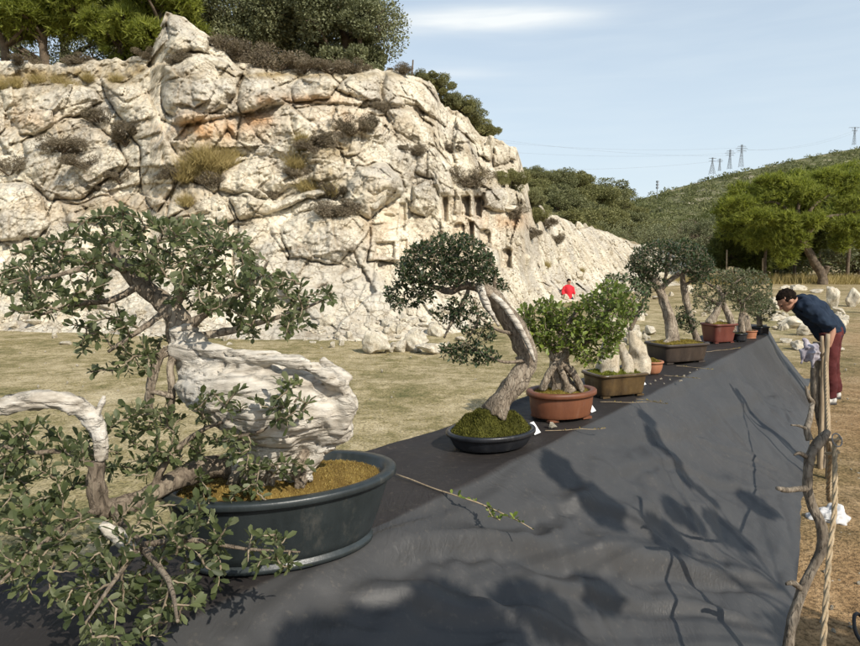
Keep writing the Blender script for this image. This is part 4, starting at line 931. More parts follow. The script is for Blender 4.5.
# 8: small black pot
small_bonsai('bonsai with rounded grey-green crown over a short pale stump in a small black pot', 739, 341, 8,
    dict(a=.085, b=.075, h=.085, kind='round', mat=M['pot_black'], rimw=.008, rimh=.012, taper=.84, expo=2.4, footh=.008),
    (1.0, .012, M['moss_green'], 500, .012, 2.4),
    [[(742, 333, 0, 4.5), (741, 322, .02, 4), (742, 312, .03, 3), (744, 300, .03, 2)]], M['bark_pale'],
    [[(744, 302, .03, 2.5), (754, 290, .03, 1.5)], [(743, 306, .03, 2.5), (734, 294, .03, 1.5)]],
    [([(726, 296), (732, 276), (750, 268), (768, 274), (774, 294), (764, 310), (744, 314), (730, 308)], 120, .05, .18)],
    M['leaf_grey'], .030, 120, .10, rz=TR-.55)
# 9, 10
small_bonsai('small bonsai in squat terracotta pot, second from far end of the row', 749, 338, 9,
    dict(a=.085, b=.08, h=.085, kind='round', mat=M['pot_terra'], rimw=.008, rimh=.01, taper=.8, belly=.02, feet=False),
    (1.0, .018, M['moss_ochre'], 500, .012, 2.0),
    [[(747, 331, 0, 6), (746, 322, 0, 5), (745, 312, .02, 3.5), (748, 304, .04, 2.5)]], M['bark_pale'], [[(747, 308, .02, 2), (756, 300, .03, 1.2)]],
    [([(738, 300), (752, 290), (768, 296), (772, 310), (756, 316), (742, 312)], 50, .1, .14)],
    M['leaf_mid'], .028, 120, .09, rz=0)
small_bonsai('small low bonsai in black pot, last of the row at far table end', 760, 334, 10,
    dict(a=.085, b=.08, h=.09, kind='rect', mat=M['pot_black'], rimw=.008, rimh=.012, taper=.86, expo=5, footh=.008),
    (1.0, .012, M['moss_green'], 400, .012, 5.0),
    [[(760, 326, 0, 3.5), (759, 318, 0, 3), (760, 310, .02, 2)]], M['bark'], [[(760, 312, .02, 1.6), (768, 306, .03, 1)]],
    [([(748, 310), (756, 296), (772, 298), (778, 310), (768, 322), (754, 322)], 60, .04, .12)],
    M['leaf_grey'], .028, 120, .09, rz=TR-.55)

# ================================================================== TREES, SHRUBS, GRASS
def lobes_leaves(mb, lobes, per, rng, size, shape, flat=.5, outward=.7, width=1.0, up=.2, shell=(.55, 1.0)):
    """leaf-sized faces spread through every lobe's volume; lobes: (centre, radii)"""
    ps, ds, ns = [], [], []
    for c, r in lobes:
        n = int(per*rng.uniform(.7, 1.3)); d = runit(rng, n); k = rng.uniform(shell[0]**3, shell[1]**3, n)**(1/3)
        k *= 1+.28*fbm(d*2.2+np.asarray(c)*3, 2, int(rng.integers(99)))
        ps.append(np.asarray(c)+d*k[:, None]*np.asarray(r)); ds.append(d*outward+rng.normal(size=(n, 3))*.6+np.array([0, 0, up])); ns.append(rng.normal(size=(n, 3))*flat+d*.5+np.array([0, 0, .5]))
    p = np.concatenate(ps); leaves(mb, p, np.concatenate(ds), np.concatenate(ns), size*rng.uniform(.6, 1.35, len(p)), width, shape); return mb
def tufts(mb, lobes, per, rng, length, blades=7, width=.16, up=.35):
    """pine shoots: small brushes of needles spread through flattened lobes"""
    ps, ds = [], []
    for c, r in lobes:
        n = int(per*rng.uniform(.7, 1.3)); d = runit(rng, n); d[:, 2] = np.abs(d[:, 2])*np.where(rng.uniform(size=n) < .75, 1, -1); k = rng.uniform(.25, 1, n)**(1/2.2)
        k *= 1+.3*fbm(d*2.5+np.asarray(c)*3, 2, int(rng.integers(99)))
        p = np.asarray(c)+d*k[:, None]*np.asarray(r); a = nrm(d*.7+np.array([0, 0, up])+rng.normal(size=(n, 3))*.35)
        ps.append(np.repeat(p, blades, 0)); ds.append(np.repeat(a, blades, 0)+rng.normal(size=(n*blades, 3))*.55)
    p = np.concatenate(ps); d = np.concatenate(ds)
    leaves(mb, p-nrm(d)*length*.25, d, runit(rng, len(p)), length*rng.uniform(.6, 1.3, len(p)), width, (NEED, NEEDF)); return mb
def tree(name, label, cat, base, trunk, lobes, mat, rng, kind='leaf', per=300, size=.12, group=None, bark=None, limbs=True, width=1.0, sides=9):
    """trunk: [(dx,dy,dz,r)] from the base; a limb runs to each lobe"""
    root = thing(name, label, cat, base, group); tb = MB(); T_ = np.array(trunk, float)
    w, r = smooth_poly(T_[:, :3], T_[:, 3], 6); tube(tb, w, r, sides, .2, .25, int(rng.integers(99)))
    if limbs:
        for c, rr in lobes:
            c = np.asarray(c); j = int(np.argmin(np.linalg.norm((w-c)*np.array([1, 1, .6])+np.array([0, 0, .25])*np.linalg.norm(w-c, axis=1)[:, None], axis=1))); j = min(j, len(w)-2)
            a = w[j]; m = (a+c)/2+rng.normal(size=3)*.12*np.linalg.norm(c-a); e = c+(c-a)*.15
            tube(tb, smooth_poly([a, m, e], None, 4), np.linspace(r[j]*.6, r[j]*.12, 9), 6, .2)
            for q in range(3):
                d = runit(rng, 1)[0]*np.asarray(rr)*.8; tube(tb, smooth_poly([m*.4+c*.6, c+d*.4, c+d], None, 3), np.linspace(r[j]*.22, r[j]*.06, 7), 4)
    tb.build('trunk', bark or M['treebark'], root)
    cb = MB()
    if kind == 'pine': tufts(cb, lobes, per, rng, size)
    else: lobes_leaves(cb, lobes, per, rng, size, (LEAF4, LEAF4F), width=width)
    cb.build('crown', mat, root, smooth=False); return root
def crown_lobes(rng, n, c, R, lr, flat=.7, hollow=.35):
    """n lobes scattered in an ellipsoid round c"""
    out = []
    for k in range(n):
        d = runit(rng, 1)[0]; q = rng.uniform(hollow, 1)**.5; p = np.asarray(c)+d*q*np.asarray(R)
        s_ = lr*rng.uniform(.65, 1.35); out.append((p, (s_, s_, s_*flat)))
    return out
rng = np.random.default_rng(77)
# ---- trees on top of the cliff: (photo x, step back from the rim, width m, height m, kind, label)
def rim_tree(x, k, H, W, kind, label, n, seed, lean=0, per=None, cz=.62):
    r = np.random.default_rng(seed); b = on_plateau(x, k) - np.array([0, 0, .15])
    lob = crown_lobes(r, n, (lean, 0, H*cz), (W, W*.8, H*(1-cz)*.9), W*.42, .62 if kind == 'pine' else .85)
    tr_ = [(0, 0, 0, H*.042), (lean*.3+r.normal()*.1, 0, H*.25, H*.034), (lean*.7+r.normal()*.15, r.normal()*.1, H*.5, H*.026), (lean, 0, H*.8, H*.012)]
    if kind == 'pine': tree('pine_tree', label, 'pine tree', b, tr_, lob, M['pine'], r, 'pine', per or 300, .26, 'trees along the top of the cliff')
    elif kind == 'oak': tree('evergreen_oak', label, 'tree', b, tr_, lob, M['oak'], r, 'leaf', per or 1700, .085, 'trees along the top of the cliff')
    else: tree('olive_tree', label, 'tree', b, tr_, lob, M['olivefar'], r, 'leaf', per or 1700, .085, 'trees along the top of the cliff')
rim_tree(-90, 4, 4.0, 2.2, 'pine', 'broad pine just beyond the left edge of the cliff top', 14, 100, cz=.55)
rim_tree(-4, .9, 3.2, 1.3, 'pine', 'yellow-green pine at the left edge of the cliff top', 15, 101, cz=.6)
rim_tree(34, 1.2, 3.8, 1.5, 'pine', 'bright green pine with dark leaning trunk above the grassy ledge', 18, 102, lean=.25, cz=.62)
rim_tree(12, 6.5, 5.0, 2.4, 'oak', 'dark shaded tree behind the leftmost pine on the cliff', 18, 103, cz=.42)
rim_tree(72, 6.0, 5.0, 2.2, 'oak', 'dark shaded tree between the two leftmost pines on the cliff', 18, 113, cz=.42)
rim_tree(128, 6.5, 4.6, 2.0, 'oak', 'dark shaded tree behind the dense pine on the cliff', 18, 114, cz=.42)
rim_tree(110, 1.4, 4.0, 1.45, 'pine', 'dense dark pine with low crown left of the pointed rock', 20, 104, lean=.1, cz=.52)
rim_tree(153, .7, 3.2, 1.05, 'pine', 'small bright pine touching the pointed rock', 15, 105, cz=.45)
rim_tree(218, 4.0, 4.2, 1.9, 'oak', 'dark evergreen oak behind the pointed rock', 20, 106, cz=.44)
rim_tree(256, 3.4, 4.0, 1.8, 'oak', 'rounded dark oak above the biggest boulder', 18, 107, cz=.42)
rim_tree(296, 3.6, 4.6, 1.8, 'olive', 'tall grey-green olive left of the rightmost rim tree', 18, 108, cz=.46)
rim_tree(334, 2.4, 4.4, 1.55, 'olive', 'large grey-green wild olive at the right end of the rim trees', 24, 109, cz=.44)
rim_tree(358, 1.4, 2.2, .75, 'olive', 'low grey bush joined to the right side of the rim olive', 12, 110, cz=.42)
# ---- shrubs (copies share their meshes)
def shrub_proto(name, label, cat, mat, seed, n, per, size, flat=.8, group=None, W=1.0, H=.8, width=1.0):
    r = np.random.default_rng(seed); root = thing(name, label, cat, (0, 0, 0), group)
    lob = crown_lobes(r, int(n*1.7), (0, 0, H*.50), (W*.80, W*.80, H*.42), .24*W, flat, .1)
    st = MB()
    for c, rr in lob: tube(st, smooth_poly([(0, 0, -.1), np.asarray(c)*np.array([.5, .5, .45]), c], None, 3), np.linspace(.035, .008, 7)*W, 4)
    st.build('stem', M['treebark'], root)
    lobes_leaves(MB(), lob, per, r, size, (LEAF4, LEAF4F), width=width).build('foliage', mat, root, smooth=False); return root
class Kind:
    def __init__(s, *a, **k): s.p = None; s.a = a; s.k = k; s.used = False
    def put(s, loc, label, rz=0, scale=1):
        if s.p is None: s.p = shrub_proto(*s.a, **s.k); s.p.location = tuple(loc); s.p.rotation_euler = (0, 0, rz); s.p.scale = (scale,)*3 if np.isscalar(scale) else tuple(scale); s.p['label'] = label; return s.p
        return copy_tree(s.p, loc, rz, scale, label)
K_dry = [Kind('dry_bush', 'x', 'bush', M['drybush'], 200+i, 9, 420, .085, group='dry bushes on the cliff', W=1, H=.8, width=.5) for i in range(2)]
K_dark = [Kind('shrub', 'x', 'shrub', M['maquis'], 210+i, 14, 640, .055, group='green shrubs on the slopes', W=1, H=.9) for i in range(2)]
K_oliv = [Kind('shrub', 'x', 'shrub', M['maquis_olive'], 220+i, 14, 640, .055, group='grey-green shrubs on the slopes', W=1, H=.9) for i in range(2)]
DRY = 'small grey-brown dry bush growing in a crevice of the pale cliff'
for x, y, s_ in ((60, 147, .75), (125, 140, .8), (133, 128, .6), (100, 119, .6), (342, 214, .8), (330, 196, .6), (352, 128, .7), (368, 124, .6), (325, 142, .6), (318, 148, .6), (300, 176, .6), (372, 108, .5), (10, 170, .7), (85, 165, .55), (238, 52, .9), (275, 62, .9), (255, 58, .8), (305, 62, .7), (225, 50, .7), (330, 62, .6), (355, 66, .6), (400, 66, .5),
                 (468, 182, .8), (510, 214, .7), (545, 226, .8), (120, 178, .6), (170, 176, .5), (208, 184, .6), (268, 196, .5), (450, 152, .5), (147, 55, .6), (22, 60, .6), (80, 60, .5), (182, 60, .5), (530, 236, .6), (555, 240, .6), (410, 150, .5), (95, 190, .5)):
    K_dry[int(rng.integers(2))].put(on_cliff(x, y)+np.array([0, 0, -.12]), DRY, rng.uniform(0, 6), s_*rng.uniform(.85, 1.15)*np.array([1.15, .8, .75]))
# green bushes on the right shoulder of the cliff
for x, k, s_, kk, lb in ((418, .9, .5, 0, 'small dark bush just right of the bare pole on the rim'), (428, .7, .6, 1, 'first olive bush of the band hugging the sloping cliff shoulder'), (437, .6, .7, 1, 'second olive bush of the band on the sloping cliff shoulder'), (447, .6, .75, 0, 'tallest dark bush in the middle of the cliff shoulder band'),
                       (456, .5, .75, 1, 'olive bush right of the tallest one on the cliff shoulder'), (466, .5, .8, 0, 'dark bush near the lower end of the cliff shoulder band'), (476, .5, .75, 1, 'broad olive bush low on the cliff shoulder'), (486, .5, .65, 1, 'last bush of the band, lowest on the cliff shoulder')):
    (K_dark, K_oliv)[kk][int(rng.integers(2))].put(on_plateau(x, k)+np.array([0, 0, -.1]), lb, rng.uniform(0, 6), s_*np.array([1.1, .8, .85]))
for x, y, s_, kk, lb in ((512, 182, .75, 1, 'olive bush in the recess under the overhanging rock tip'), (530, 200, .8, 0, 'dark bush hugging the right edge of the cliff above the scree'), (498, 176, .5, 1, 'small olive bush between overhang and projecting slab'), (534, 216, .7, 1, 'olive bush beside the outer end of the slab')):
    (K_dark, K_oliv)[kk][int(rng.integers(2))].put(on_cliff(x, y)+np.array([0, 0, -.3]), lb, rng.uniform(0, 6), s_)
# yellow grass tufts on the ledges
def tuft_mesh(seed, n=900):
    r = np.random.default_rng(seed); p = np.stack([r.normal(size=n)*.15, r.normal(size=n)*.12, r.normal(size=n)*.07], 1); d = np.stack([r.normal(size=n)*.6, r.normal(size=n)*.5, np.ones(n)], 1)
    return leaves(MB(), p, d, runit(r, n), r.uniform(.18, .6, n), .022, (NEED, NEEDF)).mesh('grass_tuft', False)
TF = [tuft_mesh(300), tuft_mesh(301)]
for me in TF: me.materials.append(M['drygrass'])
for x, y, s_ in ((205, 155, 1.5), (215, 162, 1.6), (196, 164, 1.5), (225, 158, 1.3), (210, 170, 1.3), (188, 172, 1.0), (230, 150, 1.), (300, 145, 1.2), (297, 158, 1.0), (303, 135, .9), (190, 196, .9), (332, 186, .9), (308, 182, .9), (480, 172, .8), (20, 80, .9), (60, 78, .9), (90, 74, .8), (5, 82, .9), (120, 76, .8), (40, 76, .8), (75, 82, .8), (545, 262, .9), (580, 268, .9)):
    o = bpy.data.objects.new('grass_tuft', TF[int(rng.integers(2))]); C.objects.link(o); o.location = tuple(on_cliff(x, y)+np.array([0, -.1, -.2])); o.rotation_euler = (0, 0, rng.uniform(0, 6)); o.scale = (s_*.85, s_*.7, s_*.62)
    tag(o, 'tuft of long dry yellow grass on a ledge of the cliff', 'grass tuft', 'grass tufts on the cliff ledges')
# short dry lawn between the table and the cliff
n = 110000; yy = 2.2+10.5*rng.uniform(size=n)**1.25; xx = rng.uniform(-1, 1, n)*(yy*.72+1)-1.0
s_, nn = ST(np.stack([xx, yy], 1)); keep = (nn < -.75) & (fbm(np.stack([xx*.7, yy*.7, 0*xx], 1), 3, 61) > rng.uniform(-.6, .55, n)); xx, yy = xx[keep], yy[keep]; n = len(xx)
g = leaves(MB(), np.stack([xx, yy, ground_z(xx, yy)-.004], 1), np.stack([rng.normal(size=n), rng.normal(size=n), np.ones(n)*.7], 1), runit(rng, n), rng.uniform(.012, .034, n)*(.7+yy*.06), .16, (NEED, NEEDF)).build('dry_lawn', M['lawn'], smooth=False)
tag(g, 'short dry tan and olive grass between the table and the cliff', 'grass', kind='stuff')
# tall pale grass in front of the far pines
n = 9000; xx = rng.uniform(12, 40, n); yy = rng.uniform(41, 47, n)
g = leaves(MB(), np.stack([xx, yy, 0*xx-.02], 1), np.stack([rng.normal(size=n)*.35, rng.normal(size=n)*.35, np.ones(n)], 1), runit(rng, n), rng.uniform(.3, .8, n), .07, (NEED, NEEDF)).build('tall_dry_grass', M['drygrass'], smooth=False)
tag(g, 'band of tall pale dry grass behind the big leaning pine', 'grass', kind='stuff')
# ---- far hills
def hill(name, px_, base_y, ridge_y, Y0, Y1, NR=70, prof=None, amp=1.0, seed=1):
    px_ = np.asarray(px_, float); cc = np.linspace(px_[0], px_[-1], 160); by = np.interp(cc, px_, base_y); ry = np.interp(cc, px_, ridge_y); a0 = np.interp(cc, px_, Y0); a1 = np.interp(cc, px_, Y1)
    t_ = np.linspace(0, 1, NR); Pp = P(np.repeat(cc[:, None], NR, 1), by[:, None]+(ry-by)[:, None]*t_, a0[:, None]+(a1-a0)[:, None]*t_**1.2)
    Pp[..., 2] += amp*fbm(Pp*.03, 4, seed)*np.sin(np.pi*t_)[None]
    dn = np.repeat(Pp[:, -1:], 6, 1).copy(); kk = np.arange(1, 7)[None]; dn[..., 1] += kk*(a1*.08)[:, None]; dn[..., 2] -= (kk**1.5)*(a1*.006)[:, None]
    V = np.concatenate([Pp, dn], 1); R_ = NR+6
    i0 = np.arange(159)[:, None]*R_; j0 = np.arange(R_-1)[None]
    o = MB().add(V, np.stack([i0+j0, i0+R_+j0, i0+R_+j0+1, i0+j0+1], -1).reshape(-1, 4)).build(name, M['hill']); o['kind'] = 'structure'; return Pp
HL = hill('near_hill', [430, 520, 545, 570, 600, 625, 650, 720], [262, 262, 262, 262, 262, 262, 264, 266], [158, 168, 172, 178, 196, 208, 222, 246], [44, 44, 44, 46, 52, 60, 66, 70], [85, 90, 95, 100, 105, 112, 118, 120], 60, seed=3)
HR = hill('far_hill', [560, 625, 640, 655, 680, 700, 730, 760, 800, 830, 860, 920, 1050], [264]*13, [226, 205, 199, 195, 187, 182, 174, 168, 159, 153, 148, 142, 136], [130]*13, [520, 560, 580, 600, 620, 640, 660, 680, 700, 720, 740, 760, 780], 80, amp=5, seed=5)
# scrub covering the far hill: one mass nobody could count
def cover(Pp, n, size, per, seed, lo=0, hi=1, pw=1.0):
    r = np.random.default_rng(seed); mb = MB(); a, b_ = Pp.shape[:2]
    i = r.integers(0, a-1, n); j = (np.minimum(lo+(hi-lo)*r.uniform(size=n)**pw, .999)*(b_-1)).astype(int); c = Pp[i, j]+ r.normal(size=(n, 3))*np.array([2, 2, 0]); 
    keep = fbm(c*.022, 3, seed) > r.uniform(-1.1, .25, n); c = c[keep]; n = len(c)
    R = size*r.uniform(.5, 1.4, n)*(.55+.45*c[:, 1]/500); d = runit(r, n*per).reshape(n, per, 3); d[..., 2] = np.abs(d[..., 2])
    p = c[:, None]+d*R[:, None, None]*np.array([1, 1, .9])*r.uniform(.5, 1, (n, per, 1)); sz = np.repeat(R*.40, per)
    leaves(mb, p.reshape(-1, 3), d.reshape(-1, 3)+r.normal(size=(n*per, 3))*.6, runit(r, n*per), sz*r.uniform(.6, 1.3, n*per), 1.0, (LEAF4, LEAF4F)); return mb
tag(cover(HR, 5200, 3.4, 42, 9).build('hillside_scrub', M['scrub'], smooth=False), 'green and brown scrub covering the far hill under the pylons', 'scrub', kind='stuff')
# near hill: bushes one can tell apart
def hl(x, t_): i = int(np.argmin(np.abs(np.linspace(430, 720, 160)-x))); return HL[i, int(t_*59)]
hb = [(530, .93, 5.5, 0), (541, .90, 6, 0), (552, .96, 5, 1), (562, .88, 6, 0), (574, .92, 6.5, 1), (545, .72, 7, 1), (560, .66, 7.5, 0), (576, .7, 8, 1), (590, .78, 7, 1), (588, .55, 8, 0), (600, .9, 7, 0), (608, .96, 8.5, 0), (598, .5, 7, 1), (612, .62, 7, 1), (620, .4, 6, 1), (534, .55, 6, 1), (550, .45, 6, 0), (570, .42, 7, 1), (582, .34, 6.5, 1), (606, .3, 6, 0), (536, .8, 5, 1), (626, .62, 6, 0), (634, .82, 6, 1), (642, .6, 7, 0), (640, .3, 6, 1), (655, .5, 6.5, 1), (525, .6, 5, 1), (616, .82, 6, 1), (658, .75, 6, 0), (672, .5, 7, 1), (690, .6, 7, 0), (596, .98, 4, 1), (585, .97, 4, 0)]
HB = 'rounded grey-green bush on the slope behind the right end of the cliff'; HD = 'dark green bush on the slope behind the right end of the cliff'
for x, t_, s_, k in hb: (K_dark, K_oliv)[k][int(rng.integers(2))].put(hl(x, t_)+np.array([0, 0, -.4]), (HD, HB)[k], rng.uniform(0, 6), s_*rng.uniform(.34, .56)*np.array([1.1, 1.1, .85]))
# ---- trees of the valley behind the table
def valley(x, Y, H, W, kind, label, n, seed, per=900, size=.13, cz=.55, lean=0, flat=.85, group='trees in the valley'):
    r = np.random.default_rng(seed); b = P(x, 262, Y); b[2] = -.1
    lob = crown_lobes(r, n, (lean, 0, H*cz), (W, W*.8, H*(1-cz)*.85), W*.40, flat)
    tr_ = [(0, 0, 0, H*.018), (lean*.3, 0, H*.3, H*.015), (lean*.8, r.normal()*.2, H*.55, H*.012), (lean, 0, H*.85, H*.008)]
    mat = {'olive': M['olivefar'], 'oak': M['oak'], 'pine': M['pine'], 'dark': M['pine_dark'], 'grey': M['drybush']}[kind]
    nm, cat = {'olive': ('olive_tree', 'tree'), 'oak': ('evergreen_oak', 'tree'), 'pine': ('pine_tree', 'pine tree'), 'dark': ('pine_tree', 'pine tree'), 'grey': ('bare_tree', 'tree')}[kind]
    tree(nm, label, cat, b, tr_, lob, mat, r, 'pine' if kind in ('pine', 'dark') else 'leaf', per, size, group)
for a in ((648, 58, 4.6, 3.2, 'olive', 'wide rounded olive bush at the foot of the scree, left of the umbrella bonsai', 18, 401), (618, 66, 3.4, 2.6, 'oak', 'low dark bush where the scree meets the valley', 12, 402), (668, 70, 6.0, 3.0, 'olive', 'olive tree standing behind the umbrella bonsai crown', 15, 403),
          (690, 64, 5.2, 2.6, 'grey', 'leafless grey-brown tree right of the umbrella bonsai', 14, 404), (706, 60, 5.6, 2.6, 'olive', 'grey olive tree with thin pale trunk left of the tall pines', 14, 405), (722, 75, 7.0, 3.0, 'olive', 'greenish olive tree behind the grey one, left of the pines', 14, 406),
          (700, 95, 9.0, 4.0, 'dark', 'dark pine high behind the olive trees of the valley', 15, 407), (680, 110, 9.0, 4.5, 'oak', 'dark round tree on the lower valley side', 15, 408), (655, 100, 7.0, 4.0, 'oak', 'dark tree under the saddle between the two hills', 13, 409), (640, 120, 7, 4.0, 'olive', 'grey tree deep in the saddle between the hills', 12, 410),
          (735, 52, 4.4, 2.0, 'dark', 'dark pine sapling in front of the bright pine', 12, 411)):
    valley(*a)
valley(765, 46, 7.4, 3.0, 'pine', 'bright yellow-green pine left of the leaning pine trunk', 22, 420, 420, .45, .66, group='pines right of the bonsai row')
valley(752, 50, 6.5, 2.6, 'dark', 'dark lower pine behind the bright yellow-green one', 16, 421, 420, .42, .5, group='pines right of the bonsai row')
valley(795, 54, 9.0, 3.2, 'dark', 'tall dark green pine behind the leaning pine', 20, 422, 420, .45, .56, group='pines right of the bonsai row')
valley(848, 56, 10.0, 3.4, 'pine', 'tall yellowish pine at the right edge of the picture', 20, 423, 420, .45, .66, group='pines right of the bonsai row')
valley(880, 46, 7.0, 3.0, 'pine', 'pine just outside the right edge of the picture', 18, 424, 420, .45, .56, group='pines right of the bonsai row')
valley(860, 64, 5.0, 2.4, 'grey', 'reddish brown leafless bush under the right-hand pine', 14, 425, 300, .4, .5, group='pines right of the bonsai row')
valley(778, 60, 4.5, 3.0, 'oak', 'dark thicket in the shade beneath the pines', 14, 426, 350, .3, .45, group='pines right of the bonsai row')
valley(820, 62, 4.5, 3.4, 'oak', 'dark thicket behind the trunk of the leaning pine', 14, 427, 350, .3, .45, group='pines right of the bonsai row')
# the leaning pine: drawn limb by limb
r = np.random.default_rng(430); pb = G(822, 284.5, 0); Yp = float(pb[1]); k = Yp/F
def rel(x, y, d=0): return P(x, y, Yp+d)-pb
lob = []
for x, y, d, w_, f_ in ((742, 205, .5, 1.1, .6), (760, 218, -.6, 1.2, .6), (776, 200, .3, 1.3, .6), (795, 188, 0, 1.3, .55), (812, 196, -.8, 1.2, .6), (835, 190, .4, 1.3, .55), (855, 205, -.3, 1.2, .6), (872, 196, .5, 1.3, .6), (786, 222, -1., 1.0, .8), (797, 240, -1.1, .8, 1.1), (778, 238, -.6, .9, .9), (812, 222, -1.2, .9, .7), (848, 225, -1., 1.1, .6), (865, 238, -.6, 1.0, .8), (756, 240, .4, 1.0, .9), (826, 178, .4, 1.2, .5), (850, 180, .2, 1.0, .55), (786, 256, -.8, .7, 1.3), (770, 182, .6, 1.0, .5), (840, 244, -.6, .6, 1.1)):
    lob.append((rel(x, y, d), (w_*.9, w_*.9, w_*f_*.85)))
W_ = lambda pts: [tuple(rel(x, y, d))+(q*k,) for x, y, d, q in pts]
root = thing('pine_tree', 'big pine with bent trunk and cut stub standing alone before the other pines', 'pine tree', pb, 'pines right of the bonsai row')
tb = MB()
for pts in ([(822, 286, 0, 6), (822, 277, 0, 5), (819, 269, 0, 4.6), (813, 260, 0, 4.2), (808, 250, 0, 3.8), (803, 240, 0, 3.4), (800, 226, 0, 3), (798, 210, 0, 2), (800, 196, 0, 1)], [(822, 276, 0, 4), (826, 270, -.1, 3.4), (827, 266, -.15, 3.2)], [(804, 243, 0, 3), (812, 228, -.3, 2.4), (826, 218, -.4, 2), (846, 214, -.5, 1.4), (862, 210, -.4, .8)],
            [(806, 247, 0, 3), (796, 236, -.3, 2.2), (784, 226, -.6, 1.6), (768, 220, -.5, .9)], [(800, 226, 0, 2.4), (788, 210, .1, 1.8), (772, 202, .2, 1), (752, 206, .4, .7)], [(801, 230, 0, 2.2), (812, 208, .1, 1.6), (830, 194, .3, 1)], [(790, 231, -.5, 1.2), (788, 244, -.8, .8), (787, 258, -.8, .4)]):
    w_ = np.array(W_(pts)); a, b_ = smooth_poly(w_[:, :3], w_[:, 3], 6); tube(tb, a, b_, 9, .22, .25, 5)
tb.build('trunk', M['treebark'], root)
tufts(MB(), lob, 300, r, .36).build('crown', M['pine'], root, smooth=False)

# ================================================================== PEOPLE
def basis(f, u):
    f = nrm(np.array(f, float)); u = np.array(u, float); u = nrm(u-f*(u@f)); return f, u, np.cross(u, f)
def hand(mb, wrist, d, n, s=1.0, curl=.5):
    """palm, four unequal bent fingers and a thumb leaving the side of the palm; d: towards the fingers, n: palm normal"""
    d = nrm(np.array(d, float)); n = np.array(n, float); n = nrm(n-d*(n@d)); b = np.cross(d, n); w = np.asarray(wrist, float)
    ell(mb, w+d*.045*s, (1, 1, 1), 3) if False else None
    Rm = np.stack([d, b, n], 1); ell(mb, w+d*.045*s, np.array([.052, .040, .017])*s, 3, Rm)
    for k, (off, L) in enumerate(((-.030, .062), (-.010, .074), (.010, .070), (.029, .055))):
        a = w+d*.085*s+b*off*s; pts = [a-d*.02*s, a, a+(d*(1-.2*curl)+n*.45*curl)*L*.5*s, a+(d*(1-.55*curl)+n*1.0*curl)*L*.95*s]
        tube(mb, smooth_poly(pts, None, 4), np.linspace(.0095, .0078, 13)*s, 8)
    a = w+d*.03*s-b*.034*s; tube(mb, smooth_poly([a, a+(-b*.8+d*.5)*.03*s, a+(-b*.7+d*1.4+n*.5)*.032*s, a+(-b*.5+d*2.2+n*.9)*.030*s], None, 4), np.linspace(.012, .0085, 13)*s, 8)
def head(mb, c, f, u, s=1.0):
    f, u, l = basis(f, u); Rm = np.stack([f, l, u], 1); A = lambda x, y, z: c+(f*x+l*y+u*z)*s
    ell(mb, A(-.012, 0, .022), np.array([.098, .077, .092])*s, 3, Rm); ell(mb, A(.022, 0, -.045), np.array([.070, .058, .070])*s, 3, Rm)
    ell(mb, A(.075, 0, -.088), np.array([.022, .024, .018])*s, 2, Rm)                                   # chin
    tube(mb, [A(.088, 0, .012), A(.103, 0, -.012), A(.116, 0, -.034)], np.array([.009, .012, .015])*s, 8)   # nose
    tube(mb, [A(.084, -.022, -.064), A(.096, 0, -.061), A(.084, .022, -.064)], .008*s, 8)                # lips
    tube(mb, [A(.078, -.045, .026), A(.092, -.016, .027), A(.094, 0, .02), A(.092, .016, .027), A(.078, .045, .026)], .010*s, 8)   # brow
    for q in (-1, 1): ell(mb, A(-.012, q*.078, -.012), np.array([.020, .009, .032])*s, 2, Rm)            # ears
    return A, Rm
def hair(c, f, u, s, name, parent, seed, low=-.015):
    f, u, l = basis(f, u); V, Fc = ico(4); Rm = np.stack([f, l, u], 1)
    L = V*np.array([.110, .083, .102])+np.array([-.016, 0, .026])
    face = np.clip((V[:, 0]-.30)*4, 0, 1)*np.clip((.62-V[:, 2])*4, 0, 1); face = np.maximum(face, np.clip((low*10-.05-V[:, 2])*3.5, 0, 1)*np.clip(V[:, 0]*2+1.1, 0, 1))
    L = L*(1-.30*face)[:, None]*(1+.12*fbm(V*6.5, 3, seed)[:, None])
    return MB().add(c+(L*s)@Rm.T, Fc).build(name, M['hair'], parent)
